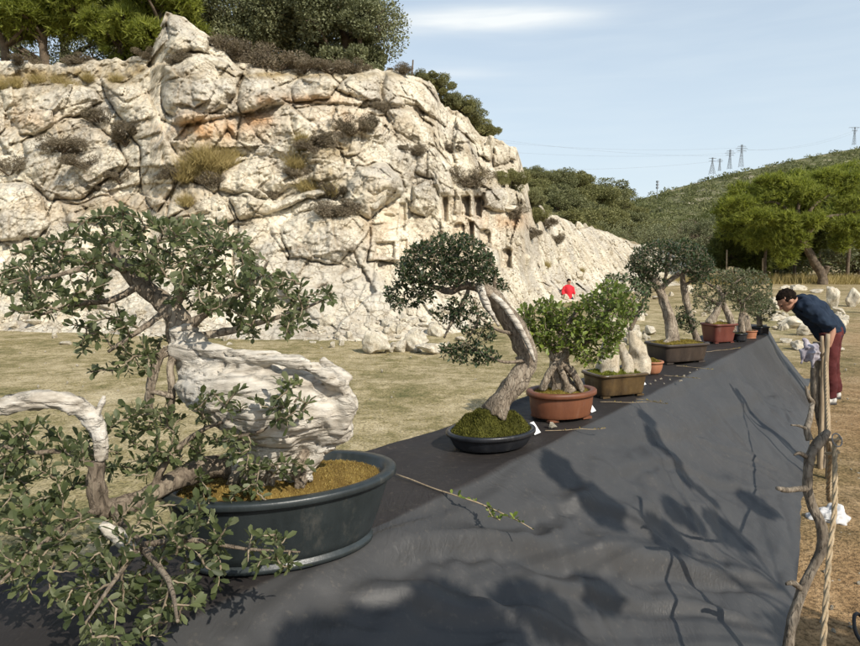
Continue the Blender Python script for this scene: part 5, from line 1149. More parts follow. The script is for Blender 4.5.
def man():
    W = lambda x, y, Y: P(x, y, Y); base = G(832, 404, 0); base[2] = 0
    root = thing('person', 'man in navy shirt and dark red trousers bending forward to look at the bonsai', 'person', base)
    Y = 7.3; k = Y/F
    def TB(mb, pts, sides=12, n=5):
        A = np.array(pts, float); w, r = smooth_poly(P(A[:, 0], A[:, 1], A[:, 2]), A[:, 3], n); tube(mb, w, r, sides); return w
    hc = W(786.5, 300.5, 7.22); hf, hu = (-.66, .10, -.74), (-.74, 0, .66)
    mb = MB(); TB(mb, [(803, 304, 7.28, .062), (796, 302, 7.25, .056), (790, 301, 7.23, .056)]); A_, Rm = head(mb, hc, hf, hu)
    TB(mb, [(801, 305, 7.3, .10), (810, 309, 7.3, .125), (820, 319, 7.33, .12), (829, 331, 7.35, .125)])       # trunk of the body
    armn = [(806, 307, 7.12, .056), (818, 316, 7.08, .050), (831, 328, 7.06, .042), (830, 338, 7.05, .040), (828, 347, 7.05, .028)]
    armf = [(805, 307, 7.50, .056), (813, 319, 7.55, .050), (823, 333, 7.57, .042), (825, 342, 7.55, .038), (826, 350, 7.52, .028)]
    for a, h in ((armn, (-.25, 0, -1)), (armf, (.1, 0, -1))):
        w = TB(mb, a); hand(mb, w[-1], h, (-.7, .5, .2), 1.0, .6)
    legs = ([(830, 333, 7.24, .092), (829.5, 350, 7.22, .074), (829, 367, 7.21, .054), (830.5, 382, 7.23, .050), (831, 398, 7.24, .036)], [(832, 333, 7.46, .092), (832, 350, 7.48, .074), (832, 364, 7.49, .054), (834, 378, 7.52, .050), (835.5, 391.5, 7.54, .036)])
    for a in legs: TB(mb, a)
    finmesh(remesh(mb, .008, name='body'), 'body', M['skin'], root, base)
    h_ = hair(hc, hf, hu, 1.0, 'hair', root, 4); h_.location = tuple(-base)
    for q in (-1, 1):
        e = MB(); ell(e, A_(.083, q*.031, .006), (.011,)*3, 2); fin(e, 'eye', M['eye'], root, base)
    sh = MB()
    TB(sh, [(799, 304.5, 7.29, .085), (803, 305.5, 7.3, .135), (811, 310, 7.31, .152), (820, 319, 7.33, .148), (828, 329, 7.35, .150), (832, 336, 7.35, .145)], 16)
    for a in (armn, armf): TB(sh, [(a[0][0]-2, a[0][1], a[0][2]+.02*(1 if a is armn else -1), .085)]+[(q[0], q[1], q[2], r_) for q, r_ in zip(a[:3], (.088, .078, .072))], 14)
    TB(sh, [(803, 305, 7.16, .09), (803, 305, 7.3, .12), (803, 305, 7.44, .09)], 12)
    finmesh(remesh(sh, .014, lambda V: .010*fbm(V*np.array([9., 9, 16]), 3, 3)-.020*np.abs(fbm(V*np.array([7., 7, 15])+V[:, :1]*6, 2, 9))+.013, 'shirt'), 'shirt', M['navy'], root, base)
    tr = MB()
    for a in legs: TB(tr, [(q[0], q[1], q[2], r_) for q, r_ in zip(a, (.118, .094, .080, .074, .070))], 14)
    TB(tr, [(830, 331, 7.26, .12), (831, 333, 7.35, .135), (831, 333, 7.44, .12)], 12)
    finmesh(remesh(tr, .014, lambda V: .008*fbm(V*np.array([10., 10, 14]), 3, 6)-.010*np.abs(fbm(V*np.array([5., 5, 14]), 2, 7)), 'trousers'), 'trousers', M['maroon'], root, base)
    for a, yy in ((legs[0], 7.24), (legs[1], 7.54)):
        an = P(a[-1][0], a[-1][1], a[-1][2]); s_ = MB(); z = .045
        tube(s_, smooth_poly([(an[0]+.05, an[1], z), (an[0]-.02, an[1], z+.012), (an[0]-.11, an[1]-.03, z-.004), (an[0]-.19, an[1]-.05, z-.014)], None, 5), np.interp(np.linspace(0, 1, 16), [0, .15, .5, .85, 1], [.030, .046, .046, .038, .020]), 12)
        tube(s_, [(an[0], an[1], .05), (an[0], an[1], max(an[2]+.02, .1))], .045, 12)
        fin(s_, 'shoe', M['shoe'], root, base)
        s_ = MB(); tube(s_, smooth_poly([(an[0]+.055, an[1], .012), (an[0]-.02, an[1], .012), (an[0]-.11, an[1]-.03, .012), (an[0]-.20, an[1]-.05, .012)], None, 4), np.interp(np.linspace(0, 1, 13), [0, .2, .8, 1], [.032, .048, .044, .02]), 10)
        for i in range(len(s_.v)): s_.v[i][:, 2] = np.clip(s_.v[i][:, 2], .002, .022)
        fin(s_, 'sole', M['sole'], root.children[-1], base)
man()
def far_person():
    Y = 25.6; base = P(568, 304, Y); base[2] = float(on_cliff(568, 303)[2])-.1
    root = thing('person', 'distant figure in a red jacket at the foot of the cliff', 'person', base)
    X = base[0]; z = lambda y: float(P(568, y, Y)[2])
    mb = MB(); hc = np.array([X+.02, Y, z(282.0)]); A_, Rm = head(mb, hc, (.3, -.9, -.2), (0, 0, 1), .95)
    tube(mb, [(X, Y, z(287)), (X+.01, Y, z(283.5))], .055, 10); tube(mb, [(X, Y, z(297)), (X, Y, z(291)), (X, Y, z(286))], [.12, .13, .10], 12)
    L = ([(X-.10, Y, z(298)), (X-.12, Y-.1, z(302.5)), (X-.12, Y-.02, z(309))], [(X+.10, Y, z(298)), (X+.12, Y-.08, z(302.5)), (X+.12, Y, z(309))])
    AR = ([(X-.16, Y, z(286.5)), (X-.215, Y-.02, z(291.5)), (X-.20, Y-.16, z(295.5))], [(X+.16, Y, z(286.5)), (X+.215, Y-.02, z(291.5)), (X+.22, Y-.16, z(295.5))])
    for l in L: tube(mb, smooth_poly(l, None, 4), np.linspace(.08, .04, 9), 10)
    for a in AR: tube(mb, smooth_poly(a, None, 4), np.linspace(.05, .03, 9), 8); hand(mb, a[-1], (.0, -.3, -1), (1, 0, 0), .95, .5)
    finmesh(remesh(mb, .011), 'body', M['skin'], root, base)
    h_ = hair(hc, (.3, -.9, -.2), (0, 0, 1), .98, 'hair', root, 3); h_.location = tuple(-base)
    j = MB(); tube(j, smooth_poly([(X, Y, z(299)), (X, Y, z(294)), (X, Y, z(288)), (X, Y, z(285.2))], None, 4), np.interp(np.linspace(0, 1, 13), [0, .6, 1], [.15, .155, .08]), 14)
    tube(j, [(X-.15, Y, z(286.7)), (X, Y, z(286.2)), (X+.15, Y, z(286.7))], [.06, .09, .06], 10)
    for a in AR: tube(j, smooth_poly(a, None, 4)[:-1], np.linspace(.062, .05, 8), 10)
    finmesh(remesh(j, .02, lambda V: .012*fbm(V*8, 3, 2)), 'jacket', M['red'], root, base)
    t_ = MB()
    for l in L: tube(t_, smooth_poly(l, None, 4), np.linspace(.11, .075, 9), 10)
    finmesh(remesh(t_, .02), 'trousers', M['jeans'], root, base)
far_person()

SHADE = [(470, 612, .66, 4.2, (.17, .10, .11)), (560, 605, .55, 4.4, (.17, .07, .09)), (520, 640, .6, 4.5, (.12, .10, .10)), (620, 585, .45, 4.3, (.10, .05, .06)), (600, 505, .55, 4.2, (.13, .08, .10)), (560, 470, .68, 4.1, (.08, .06, .08)), (680, 530, .4, 4.3, (.16, .07, .09)), (740, 525, .27, 4.4, (.16, .08, .10)), (770, 500, .2, 4.4, (.10, .08, .10)), (636, 425, .62, 4.1, (.035, .035, .035)), (655, 437, .6, 4.12, (.05, .045, .045)), (680, 452, .54, 4.18, (.04, .035, .035)), (704, 470, .48, 4.22, (.05, .045, .045)), (728, 486, .4, 4.28, (.05, .05, .05)), (690, 502, .45, 4.35, (.055, .045, .05)), (712, 512, .4, 4.35, (.05, .045, .05)), (830, 640, 0, 4.6, (.3, .15, .15)), (430, 640, .72, 4.3, (.15, .1, .13)), (360, 640, .77, 4.3, (.12, .1, .1))]
# ================================================================== STAKES, ROPE, SMALL THINGS
def stick(mb, pts, sides=12, rough=.14, groove=.12, seed=0, n=7, end=None):
    A = np.array(pts, float); w, r = smooth_poly(P(A[:, 0], A[:, 1], A[:, 2]), A[:, 3]/F*A[:, 2], n); tube(mb, w, r, sides, rough, groove, seed); return w
gz = lambda x, y, z=-.05: float(G(x, y, z)[1])
# near crooked branch used as a stake
ya = 2.34; b0 = P(770, 720, 2.26); b0[2] = -.08
root = thing('wooden_stake', 'crooked dark grey branch stake nearest the camera at the cloth edge', 'stake', (b0[0], b0[1], 0))
mb = MB(); A = np.array([(783, 690, 2.27, 7.6), (788, 646, 2.29, 7.4), (793, 618, 2.31, 7), (803, 588, 2.33, 6.6), (818, 558, 2.35, 6.6), (823, 540, 2.35, 7.4), (820, 522, 2.35, 7), (813, 508, 2.36, 6.4), (808, 490, 2.36, 6.6), (808, 468, 2.37, 6.2), (812, 452, 2.38, 6.4), (821, 440, 2.39, 7), (828, 431, 2.40, 4.5)])
w_, r_ = smooth_poly(np.concatenate([[b0], P(A[:, 0], A[:, 1], A[:, 2])]), np.concatenate([[.034], A[:, 3]/F*A[:, 2]]), 7); tube(mb, w_, r_*.78, 14, .12, .15, 3)
fin(mb, 'shaft', M['branch_grey'], root, (b0[0], b0[1], 0))
for pts in ([(808, 488, 2.36, 3.6), (797, 489, 2.33, 3), (786, 490, 2.30, 3), (777, 488, 2.28, 2.2)], [(806, 456, 2.37, 3), (799, 453, 2.35, 2), (794, 455, 2.34, 1)], [(803, 590, 2.33, 3), (793, 583, 2.3, 3), (786, 584, 2.29, 1.6)], [(810, 440, 2.38, 4), (807, 430, 2.39, 3.6), (810, 418, 2.42, 3), (812, 404, 2.46, 2.4)], [(809, 430, 2.39, 2), (800, 426, 2.38, 1.3), (791, 425, 2.37, .8)]):
    q = MB(); stick(q, pts, 8, .12, .1, 4); fin(q, 'side_twig', M['branch_grey'], root, (b0[0], b0[1], 0))
# farther stake with the rag on its top
yb = 5.0; b1 = P(822, 462, yb); b1[2] = -.05
root = thing('wooden_stake', 'thin grey stake farther along with a rag tied on its top', 'stake', (b1[0], b1[1], 0))
mb = MB(); A = np.array([(823, 440, yb, 5), (823, 425, yb, 5), (820, 412, yb, 5), (815.5, 395, yb, 4.6), (815, 378, yb, 4.5), (816, 360, yb, 4.2), (817, 342, yb, 4)])
w_, r_ = smooth_poly(np.concatenate([[b1], P(A[:, 0], A[:, 1], A[:, 2])]), np.concatenate([[.04], A[:, 3]/F*A[:, 2]]), 6); tube(mb, w_, r_, 12, .15, .12, 8); topB = w_[-1]
fin(mb, 'shaft', M['branch_grey'], root, (b1[0], b1[1], 0))
q = MB(); stick(q, [(814, 405, yb, 3), (808, 396, yb-.05, 2.2), (806, 386, yb-.05, 1.2)], 8); fin(q, 'side_twig', M['branch_grey'], root, (b1[0], b1[1], 0))
# pale straight pole leaning beside it
yc = 4.7; b2 = P(829, 470, yc); b2[2] = -.05
mb = MB(); A = np.array([(829, 455, yc, 2.8), (828, 430, yc, 2.7), (827, 400, yc+.05, 2.6), (826, 370, yc+.1, 2.4), (828, 334, yc+.15, 2.1)])
w_, r_ = smooth_poly(np.concatenate([[b2], P(A[:, 0], A[:, 1], A[:, 2])]), np.concatenate([[.022], A[:, 3]/F*A[:, 2]]), 5); tube(mb, w_, r_, 10, .08, .06, 5)
tag(mb.build('wooden_pole', M['stick_pale']), 'straight pale peeled pole standing beside the stake with the rag', 'pole')
mb = MB(); b3 = P(821, 462, yc+.25); b3[2] = -.05; A = np.array([(821, 440, yc+.25, 2.4), (822, 400, yc+.25, 2.2), (822.5, 360, yc+.25, 2), (822, 336, yc+.25, 1.6)])
w_, r_ = smooth_poly(np.concatenate([[b3], P(A[:, 0], A[:, 1], A[:, 2])]), np.concatenate([[.02], A[:, 3]/F*A[:, 2]]), 5); tube(mb, w_, r_, 8, .1, .06, 6)
tag(mb.build('wooden_pole', M['stick_pale']), 'slimmer of the two pale poles, squeezed between stake and pole', 'pole')
# rag: a knotted lump of cloth with hanging corners
rg = MB(); rc = P(809, 351, yb-.03)
ell(rg, rc+np.array([.045, 0, .02]), (.040, .04, .04), 3); ell(rg, rc+np.array([-.01, -.02, .03]), (.045, .03, .035), 3); ell(rg, rc+np.array([-.015, 0, -.035]), (.035, .03, .055), 3)
for a, b_ in (((-.05, 0, .02), (-.07, -.02, -.10)), ((.0, -.03, .0), (.01, -.04, -.13)), ((-.02, .0, .05), (-.06, .01, .09)), ((.03, -.03, .02), (.06, -.04, -.08))):
    tube(rg, smooth_poly([rc+a, rc+(np.array(a)+b_)*.5+[.01, 0, .01], rc+b_], None, 4), np.linspace(.035, .014, 9), 8)
me = remesh(rg, .008, lambda V: .008*fbm(V*18, 3, 3)-.014*np.abs(fbm(V*np.array([14., 14, 20]), 2, 5)), 'rag'); o = mkobj('rag', me, M['rag']); tag(o, 'crumpled white and mauve rag knotted round the far stake top', 'rag')
# twisted rope: from the far stake down to the near one and on towards the camera
def twisted(mb, pts, r, pitch=.055):
    w = smooth_poly(pts, None, 40); L = np.concatenate([[0], np.cumsum(np.linalg.norm(np.diff(w, axis=0), axis=1))]); m = int(L[-1]/.008); a = np.linspace(0, L[-1], m)
    w = np.stack([np.interp(a, L, w[:, c]) for c in range(3)], 1); t_, N, B = frames(w)
    for s_ in range(3):
        ph = 2*np.pi*(a/pitch/3*1.0+s_/3)*1.0; tube(mb, w+r*.52*(np.cos(ph)[:, None]*N+np.sin(ph)[:, None]*B), r*.56, 7)
    return mb
pa = P(836, 442, 2.42)
mb = twisted(MB(), [pa+np.array([0, .01, .0]), P(835, 500, 2.22), P(829, 560, 2.05), P(823, 646, 1.84), P(815, 760, 1.6), np.array([.95, 1.25, .18]), np.array([.9, .95, .04])], .0088)
for th in np.linspace(0, 5.5, 2): twisted(mb, [pa+np.array([-.012+.020*math.cos(a), .020*math.sin(a), -.010*th+.003*a]) for a in np.linspace(0, 6.2, 9)], .006)
tag(mb.build('rope', M['rope']), 'thick twisted tan rope hanging from the near stake down to the ground', 'rope')
mb = twisted(MB(), [P(826, 352, yb-.06), P(827, 400, 4.35), P(829, 452, 3.75), P(830, 484, 3.25), P(829, 500, 2.95), P(828, 490, 2.7), P(830, 455, 2.5), pa+np.array([-.02, .03, .0])], .0085)
tag(mb.build('rope', M['rope']), 'thinner sagging rope strung between the far stake and the near stake', 'rope')
mb = MB(); tube(mb, [P(837, 440, 2.40)+np.array([.018*math.cos(a), .018*math.sin(a)*.6, .022*math.sin(a)]) for a in np.linspace(0, 6.6, 24)], .0022, 6)
tag(mb.build('wire_loop', M['wire']), 'thin wire loop round the rope at the top of the near stake', 'wire')
# plastic bag behind the stake
bc = G(828, 523, 0); bg_ = MB()
for a, r_ in (((0, 0, .05), (.11, .09, .05)), ((-.08, .02, .035), (.05, .05, .035)), ((.06, .03, .075), (.05, .05, .045)), ((.02, -.05, .03), (.07, .05, .03)), ((.09, 0, .03), (.05, .04, .03))): ell(bg_, bc+np.array(a), r_, 3)
me = remesh(bg_, .010, lambda V: .016*fbm(V*16, 3, 5)-.024*np.abs(fbm(V*np.array([20., 20, 16]), 3, 8)), 'bag')
tag(mkobj('plastic_bag', me, M['plastic']), 'crumpled white plastic bag lying on the dirt behind the near stake', 'bag')
# black cable at the lower right corner
c0 = G(858, 640, 0); mb = MB(); tube(mb, smooth_poly([c0+np.array(a) for a in ((-.03, -.12, .02), (-.035, -.04, .05), (-.01, .02, .09), (.03, .05, .09), (.06, .03, .05), (.08, .0, .02), (.16, -.06, .012), (.3, -.05, .012))], None, 6), .008, 8)
tag(mb.build('cable', M['black_rubber']), 'black cable loop on the dirt in the lower right corner', 'cable')
# name cards leaning against the pots
def card(x, y, lab, w=.05, h=.07, rz=.6, tilt=.6):
    c = G(x, y, TZ+.004); mb = MB(); ux = np.array([math.cos(rz), math.sin(rz), 0]); up = np.array([-math.sin(rz)*math.sin(tilt), math.cos(rz)*math.sin(tilt), math.cos(tilt)]); nn = np.cross(ux, up)
    V = [c+ux*a*w/2+up*(b_*h+.002)+nn*s_*.0008 for s_ in (-1, 1) for a, b_ in ((-1, 0), (1, 0), (1, 1), (-1, 1))]
    mb.add(V, [[3, 2, 1, 0], [4, 5, 6, 7], [0, 1, 5, 4], [1, 2, 6, 5], [2, 3, 7, 6], [3, 0, 4, 7]]); tag(mb.build('name_card', M['paper'], smooth=False), lab, 'card', 'white cards beside the pots')
card(538, 434, 'white card leaning at the right of the shallow black pot', .06, .065, .9, .7); card(594, 412, 'white card leaning at the right of the brown oval pot', .06, .075, .9, .7)
card(645, 385, 'tiny white card beside the rectangular brown glazed pot', .04, .04, .8, .7)
# sprigs laid across the cloth between the trees
def sprig(pts, lab, seed, nleaf=16, size=.022, r=.0020, zlift=.012, side=None, mat='leaf_bright'):
    rg_ = np.random.default_rng(seed); w = smooth_poly(pts, None, 8); w = w+.004*fbm(w*9+seed, 2, seed)[:, None]*np.array([.6, .6, 1.]); c = w[0].copy()
    root = thing('leafy_sprig', lab, 'sprig', c, 'sprigs dividing the display'); mb = MB(); tube(mb, w, np.linspace(r, r*.6, len(w)), 6)
    if side is not None: tube(mb, smooth_poly(side, None, 6), r*.6, 5)
    fin(mb, 'stem', M['stick_pale'], root, c)
    ww = np.concatenate([w, smooth_poly(side, None, 6)]) if side is not None else w; i = rg_.integers(int(len(w)*.25) if nleaf < 60 else 0, len(ww), nleaf); d = runit(rg_, nleaf); d[:, 2] = np.abs(d[:, 2])*.8+.1
    fin(leaves(MB(), ww[i], d, np.array([0, 0, 1.])+rg_.normal(size=(nleaf, 3))*.4, size*rg_.uniform(.5, 1.2, nleaf)), 'leaves', M[mat], root, c)
on = lambda x, y: G(x, y, TZ+.010)
def dz(p, z): q = np.array(p, float); q[2] = z; return q
e0, e1 = on(396, 474), on(452, 494)
far_ = e1+(e1-e0)*1.15+np.array([.02, -.02, -.02]); tipp = P(533, 530, float(far_[1])-.02)
sprig([e0, e1, P(487, 506, float(e1[1])-.05), P(512, 518, float(e1[1])-.10), P(533, 530, float(e1[1])-.15)], 'longest green leafy sprig jutting over the cloth beside the biggest pot', 1, 46, .028, .0034, side=[P(487, 506, float(e1[1])-.05), P(492, 516, float(e1[1])-.07), P(500, 520, float(e1[1])-.1)])
for k_, (x0, y0, x1, y1, lab) in enumerate(((545, 431, 606, 428, 'pale thin sprig lying right of the brown oval pot'), (600, 402, 662, 402, 'pale thin sprig in front of the rectangular brown glazed pot'), (636, 399, 668, 403, 'short pale sprig end hanging at the cloth seam by the glazed pot'),
        (676, 366, 712, 369, 'thin sprig in front of the dark rectangular pot'), (664, 375, 700, 379, 'thin sprig in front of the small terracotta bowl'), (706, 352, 740, 348, 'thin sprig in front of the oxblood red pot'))):
    a, b_ = on(x0, y0), on(x1, y1); m_ = (a+b_)/2; sprig([a, (a+m_)/2+np.array([0, .01, 0]), m_, (b_+m_)/2-np.array([0, .01, 0]), b_], lab, 10+k_, 40, .010, .0020, mat='moss_ochre')
# stones on the table
rock(on(552, 427), .030, 0, 'small pinkish stone on the cloth beside the brown oval pot', None, .5, .2, 'stone', 'stone')
for i, (x, y) in enumerate(((655, 381), (661, 379), (670, 380), (676, 376), (684, 377), (690, 373), (664, 384), (650, 384), (697, 370), (680, 381))):
    rock(on(x, y), float(rng.uniform(.008, .02)), i, 'small white pebble lying on the black cloth in front of the far pots', 'white pebbles on the cloth', rng.uniform(0, 6), .2, 'pebble', 'pebble')
# ---- rocks at the foot of the cliff and beyond the table
GRP = 'pale rocks strewn along the foot of the cliff'; LB = 'loose pale limestone rock at the foot of the cliff'
for i, (x, y, s_, lab) in enumerate(((376, 352, 21, 'squarish grey rock, leftmost of the row left of the leaning bonsai'), (398, 351, 17, 'low pale rock next to the squarish grey one'), (414, 350, 18, 'upright pale rock behind the leaning bonsai foliage'), (430, 353, 17, 'rounded pale rock just left of the leaning trunk'), (342, 318, 14, 'whitish block on the apron right of the big bonsai crown'), (443, 350, 10, 'small pale rock right of the rounded one'))):
    b_ = G(x, y, 0); q = float(b_[1])/F; rock(b_, s_*q, i, lab, 'larger rocks along the lawn edge', rng.uniform(0, 6), .1)
for i, (x, y, sx, sz, lab) in enumerate(((500, 152, 15, 10, 'jutting block at the top right corner of the cliff'), (512, 153, 11, 7, 'overhanging tip of rock against the sky'), (505, 204, 22, 8, 'projecting slab right of the carved niches'), (490, 146, 11, 10, 'rounded block left of the jutting corner'), (520, 207, 9, 6, 'outer end of the projecting slab'), (372, 190, 24, 21, 'large round boulder bulging from the middle of the cliff'), (477, 138, 10, 9, 'block on the descending ridge of the cliff'))):
    b_ = on_cliff(x, y); kq = float(b_[1])/F; o = bpy.data.objects.new('boulder', ROCKS[(i+1) % 6]); C.objects.link(o); o.location = tuple(b_+np.array([0, .5*sx*kq, -.75*sz*kq])); o.scale = (sx*kq, sx*kq*.9, sz*kq*1.35); o.rotation_euler = (.12, -.15+.1*(i % 3), .5*i); tag(o, lab, 'boulder')
r2 = np.random.default_rng(515)
for i in range(26):      # bigger boulders of the cliff foot
    x = r2.uniform(318, 475); y = np.interp(x, CPX, BPY)-r2.uniform(-6, 26); b_ = on_cliff(x, y) if y < np.interp(x, CPX, BPY)-2 else G(x, y, 0); rock(b_, r2.uniform(6, 12)*float(b_[1])/F, i, 'big pale boulder fallen at the cliff foot behind the leaning bonsai', 'fallen boulders behind the leaning bonsai', r2.uniform(0, 6), .2, sq=(r2.uniform(.9, 1.5), 1, r2.uniform(.6, .95)))
for i in range(14):
    x = r2.uniform(598, 652); y = r2.uniform(306, 346); b_ = G(x, y, 0); rock(b_, r2.uniform(6, 11)*float(b_[1])/F, i, 'big pale boulder in the heap behind the split stump bonsai', 'boulder heap behind the split stump bonsai', r2.uniform(0, 6), .15, sq=(1.1, 1, r2.uniform(.7, 1.1)))
r2 = np.random.default_rng(909)
for i in range(52):     # apron rubble along the whole foot
    x = r2.uniform(-30, 470); y = np.interp(x, CPX, BPY)-r2.uniform(-9, 30)**1.0; y = min(y, np.interp(x, CPX, BPY)+9)
    b_ = on_cliff(x, y) if y < np.interp(x, CPX, BPY)-2 else G(x, y, 0); s_ = r2.uniform(2.5, 8)*(1.9 if r2.uniform() < .2 else 1); rock(b_, s_*float(b_[1])/F, i, LB, GRP, r2.uniform(0, 6), .12)
for i in range(64):     # scree running up to the right
    x = r2.uniform(470, 650); y0, y1 = np.interp(x, CPX, BPY), np.interp(x, TPX, TPY); y = y0-(y0-y1)*r2.uniform(0, 1)**1.3*(.95 if x > 545 else .5)
    b_ = on_cliff(x, y); s_ = r2.uniform(3, 8)*(1.7 if r2.uniform() < .1 else 1); rock(b_, s_*float(b_[1])/F, i, 'pale broken rock of the scree below the cliff end', 'broken rocks of the scree', r2.uniform(0, 6), .1)
for i in range(62):      # between the table and the scree
    x = r2.uniform(585, 790) if i > 24 else r2.uniform(592, 650); y = r2.uniform(292, 322) if i > 24 else r2.uniform(300, 345); Yk = float(G(x, y, 0)[1]); b_ = G(x, y, 0); s_ = r2.uniform(2.5, 7.5); rock(b_, s_*Yk/F, i, 'pale rock lying behind the row of bonsai', 'pale rocks behind the bonsai row', r2.uniform(0, 6), .12)
for i, (x, y, s_, sq, lab) in enumerate(((606, 322, 12, (1, 1, 1), 'pale rock behind the bright green bonsai'), (628, 330, 14, (1, 1, 1.1), 'rock heap piece left of the umbrella bonsai trunk'), (640, 318, 9, (1, 1, 1), 'smaller rock over the heap left of the umbrella bonsai'), (618, 345, 12, (1.1, 1, 1), 'low pale rock behind the split stump bonsai'), (636, 342, 10, (1, 1, 1.2), 'upright pale rock behind the terracotta bowl'),
        (792, 324, 16, (1.3, 1, .9), 'broad white rock under the bending man'), (808, 332, 14, (1.2, 1, .8), 'low white rock under the man chest'), (779, 318, 12, (1.2, 1, .8), 'white rock below the man head'), (800, 346, 12, (1.2, 1, .7), 'flat rock beside the cloth end'), (786, 340, 9, (1, 1, .9), 'small rock at the end of the cloth'),
        (832, 305, 14, (.8, 1, 1.15), 'white rock just behind the man back'), (852, 303, 14, (.8, .9, 1.6), 'tall pointed white rock right of the man'), (873, 310, 12, (1, 1, 1.3), 'white rock at the right edge of the picture'), (786, 286, 9, (1.3, 1, .7), 'low white rock left of the row behind the man'), (799, 287, 9, (1.5, 1, .6), 'long flat white rock above the man shoulders'), (817, 290, 9, (1.2, 1, .8), 'grey rock above the man back'),
        (840, 330, 10, (1, 1, 1.1), 'cream rock right of the man hips'), (838, 348, 8, (1, 1, .8), 'small cream rock right of the man thigh'), (765, 312, 8, (1.2, 1, .8), 'small white rock above the last pot'), (845, 316, 8, (1, 1, .9), 'small rock between the two white rocks behind the man'), (775, 300, 7, (1.2, 1, .8), 'small rock left of the man head'))):
    b_ = G(x, y+3, 0); q = float(b_[1])/F; rock(b_, s_*q*1.05, i, lab, 'white rocks beyond the table', r2.uniform(-.4, .4), .1, sq=sq)
for i in range(46):     # the heap of white rocks the man bends over
    x = r2.uniform(772, 850); y = r2.uniform(302, 352)*.6+.4*(300+(x-772)*.35); b_ = G(x, y, 0); s_ = r2.uniform(3.5, 9.5); rock(b_, s_*float(b_[1])/F, i, 'pale rock of the heap between table end and bending man', 'white rock heap beyond the table end', r2.uniform(0, 6), .12)
for i in range(60):
    y = r2.uniform(350, 640); x = r2.uniform(820, 880); b_ = G(x, y, 0); rock(b_, r2.uniform(.008, .03), i, 'small stone lying on the bare dirt', 'small stones on the dirt', r2.uniform(0, 6), .3, 'stone', 'stone')
for i in range(90):
    yy_ = r2.uniform(3.2, 12); xx_ = r2.uniform(-.65, .12)*yy_; s0, n0 = ST(np.array([xx_, yy_]))
    if n0 < -.8: rock((xx_, yy_, 0), r2.uniform(.012, .04), i, 'small pale stone lying in the dry grass', 'small stones in the grass', r2.uniform(0, 6), .35, 'stone', 'stone')
mb = MB(); RV = [(np.array([v.co[:] for v in me_.vertices]), np.array([pl.vertices[:] for pl in me_.polygons])) for me_ in (rock_mesh(50, 2, 9), rock_mesh(51, 2, 9))]
for i in range(900):     # small rubble of the scree and the apron, past counting
    if i < 560: x = r2.uniform(470, 660); y0, y1 = np.interp(x, CPX, BPY), np.interp(x, TPX, TPY); y = y0-(y0-y1)*r2.uniform(0, 1)**1.2*(.97 if x > 545 else .4)
    else: x = r2.uniform(-10, 480); y = np.interp(x, CPX, BPY)-r2.uniform(-4, 26)
    b_ = on_cliff(x, y); s_ = r2.uniform(.8, 2.6)*float(b_[1])/F; V_, F_ = RV[i % 2]; a = r2.uniform(0, 6); ca_, sa_ = math.cos(a), math.sin(a)
    mb.add((V_@np.array([[ca_, sa_, 0], [-sa_, ca_, 0], [0, 0, 1]]))*s_+b_, F_)
tag(mb.build('rubble', M['rock']), 'small pale limestone rubble strewn over the scree and cliff foot', 'rubble', kind='stuff')
# ---- pylons, mast, lines, poles
def pylon(x, ybase, ytop, Y, lab, arms=((.72, .20), (.82, .26), (.92, .18)), wide=.17):
    b_ = P(x, ybase, Y); H = float(P(x, ytop, Y)[2]-b_[2]); b_ = b_-np.array([0, 0, 1.]); H += 1; root = thing('pylon', lab, 'pylon', b_, 'pylons on the far ridge'); k = max(.13, H*.006)
    mb = MB(); W0, W1 = H*wide*.5, H*.025
    cr = lambda t_: np.array([[sx*(W0+(W1-W0)*min(t_*1.4, 1)), sy*(W0+(W1-W0)*min(t_*1.4, 1)), t_*H] for sx, sy in ((-1, -1), (1, -1), (1, 1), (-1, 1))])
    lv = np.linspace(0, 1, 8)
    for a, c in zip(lv[:-1], lv[1:]):
        A, B = cr(a), cr(c)
        for q in range(4): bar(mb, A[q], B[q], k); bar(mb, A[q], B[(q+1) % 4], k*.6); bar(mb, A[(q+1) % 4], B[q], k*.6)
    if wide == .14:
        for s_ in (-1, 1): bar(mb, (0, 0, .55*H), (s_*.17*H, 0, .97*H), k)
    mb.build('tower', M['steel'], root, smooth=False); out = []
    for z, wd in arms:
        mb = MB()
        for s_ in (-1, 1): bar(mb, (0, 0, z*H+H*.02), (s_*wd*H, 0, z*H), k); bar(mb, (0, 0, z*H-H*.02), (s_*wd*H, 0, z*H), k); bar(mb, (s_*wd*H, 0, z*H), (s_*wd*H, 0, z*H-H*.05), k*.7); out.append(b_+np.array([s_*wd*H, 0, z*H-H*.05]))
        mb.build('crossarm', M['steel'], root, smooth=False)
    return out
t1 = pylon(712, 173, 157.5, 560, 'short double-masted pylon, leftmost of the cluster', ((.78, .22), (.95, .22)), .30); t2 = pylon(719.5, 170, 158.5, 700, 'small pylon, second from the left'); t3 = pylon(729.5, 168, 149.5, 620, 'tall pylon, third from the left'); t4 = pylon(741, 166, 144.5, 610, 'tallest pylon of the cluster with three wide arms')
t5 = pylon(854, 144, 127, 690, 'lone Y-shaped pylon on the ridge at the right edge', ((.80, .16), (.97, .34)), .14)
mb = MB(); b_ = P(657, 196, 560); z1 = float(P(657, 181, 560)[2]); bar(mb, b_-np.array([0, 0, 3]), (b_[0], b_[1], z1), .35, 8)
for z in np.linspace(.55, .95, 3): box(mb, (b_[0], b_[1], b_[2]+(z1-b_[2])*z), (1.6, 1.6, 1.6), .5)
tag(mb.build('radio_mast', M['steel'], smooth=False), 'thin dark antenna mast on the ridge left of the pylons', 'mast')
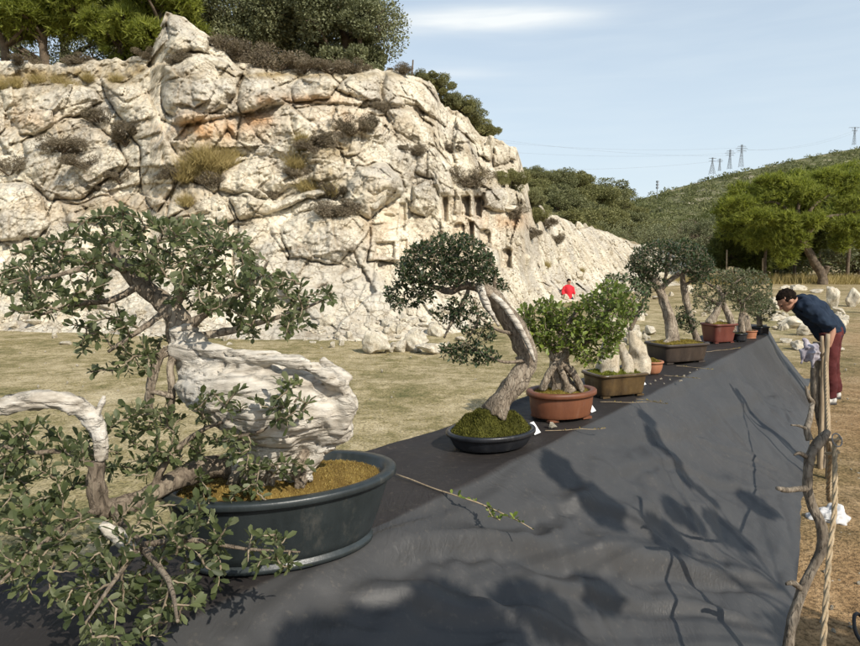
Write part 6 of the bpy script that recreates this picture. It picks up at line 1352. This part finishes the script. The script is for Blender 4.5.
def line(a, b_, sag, lab):
    w = np.array([a*(1-t_)+b_*t_-np.array([0, 0, 4*t_*(1-t_)*sag]) for t_ in np.linspace(0, 1, 24)]); tag(tube(MB(), w, .045, 4).build('power_line', M['steel']), lab, 'power line', 'power lines across the sky')
for k_ in range(2): line(t4[2+k_], t5[k_], 6, 'thin power line running from the tallest pylon to the right')
for j_, y in enumerate((131, 139, 150, 171)):
    line(P(400, y-8 if j_ < 3 else y-12, 520), (t3[1], t4[5], t4[1], t1[0])[j_], 7, 'thin power line fading across the sky left of the pylons')
mb = MB(); b_ = on_plateau(411, .3); bar(mb, b_-np.array([0, 0, .2]), P(413, 60, float(b_[1])), .022, 6); tag(mb.build('pole', M['treebark']), 'thin bare pole sticking up from the cliff rim against the sky', 'pole')
for x, y0, y1, Y, lab in ((707, 264, 249, 46, 'thin pale post left of the pines, first of three'), (727, 267, 250, 44, 'thin pale post in the middle between trees and pines'), (763, 274, 258, 42, 'thin pale post under the bright pine')):
    a = P(x, y0, Y); a[2] = -.1; tag(tube(MB(), [a, P(x, y1, Y)], .05, 8).build('post', M['stick_pale']), lab, 'post', 'posts in the valley')
# unseen olive tree, added with its leaf lobes placed to shade the cloth
rg_ = np.random.default_rng(15); tb_ = np.array([3.9, .1, 0.])
SH = []
for x, y, zc, tl, rr in SHADE:
    g_ = G(x, y, zc); SH.append((g_+np.array(sd)*tl-tb_, rr))
tree('olive_tree', 'olive tree added to shade the cloth, outside the right edge of the picture', 'tree', tb_, [(0, 0, 0, .06), (-.05, .05, .9, .04), (-.1, .15, 1.8, .022), (-.2, .3, 2.8, .012)], SH, M['olivefar'], rg_, 'leaf', 1500, .045)
rg_ = np.random.default_rng(16)  # second unseen olive tree, added for its shadow on the dirt
tree('olive_tree', 'second olive tree added to shade the dirt, outside the picture', 'tree', (8.9, 3.6, 0), [(0, 0, 0, .15), (.05, 0, .9, .12), (.1, .1, 1.7, .09), (0, .1, 2.6, .05)], crown_lobes(rg_, 10, (0, 0, 2.4), (1.0, 1.0, .7), .5, .8), M['olivefar'], rg_, 'leaf', 500, .09)
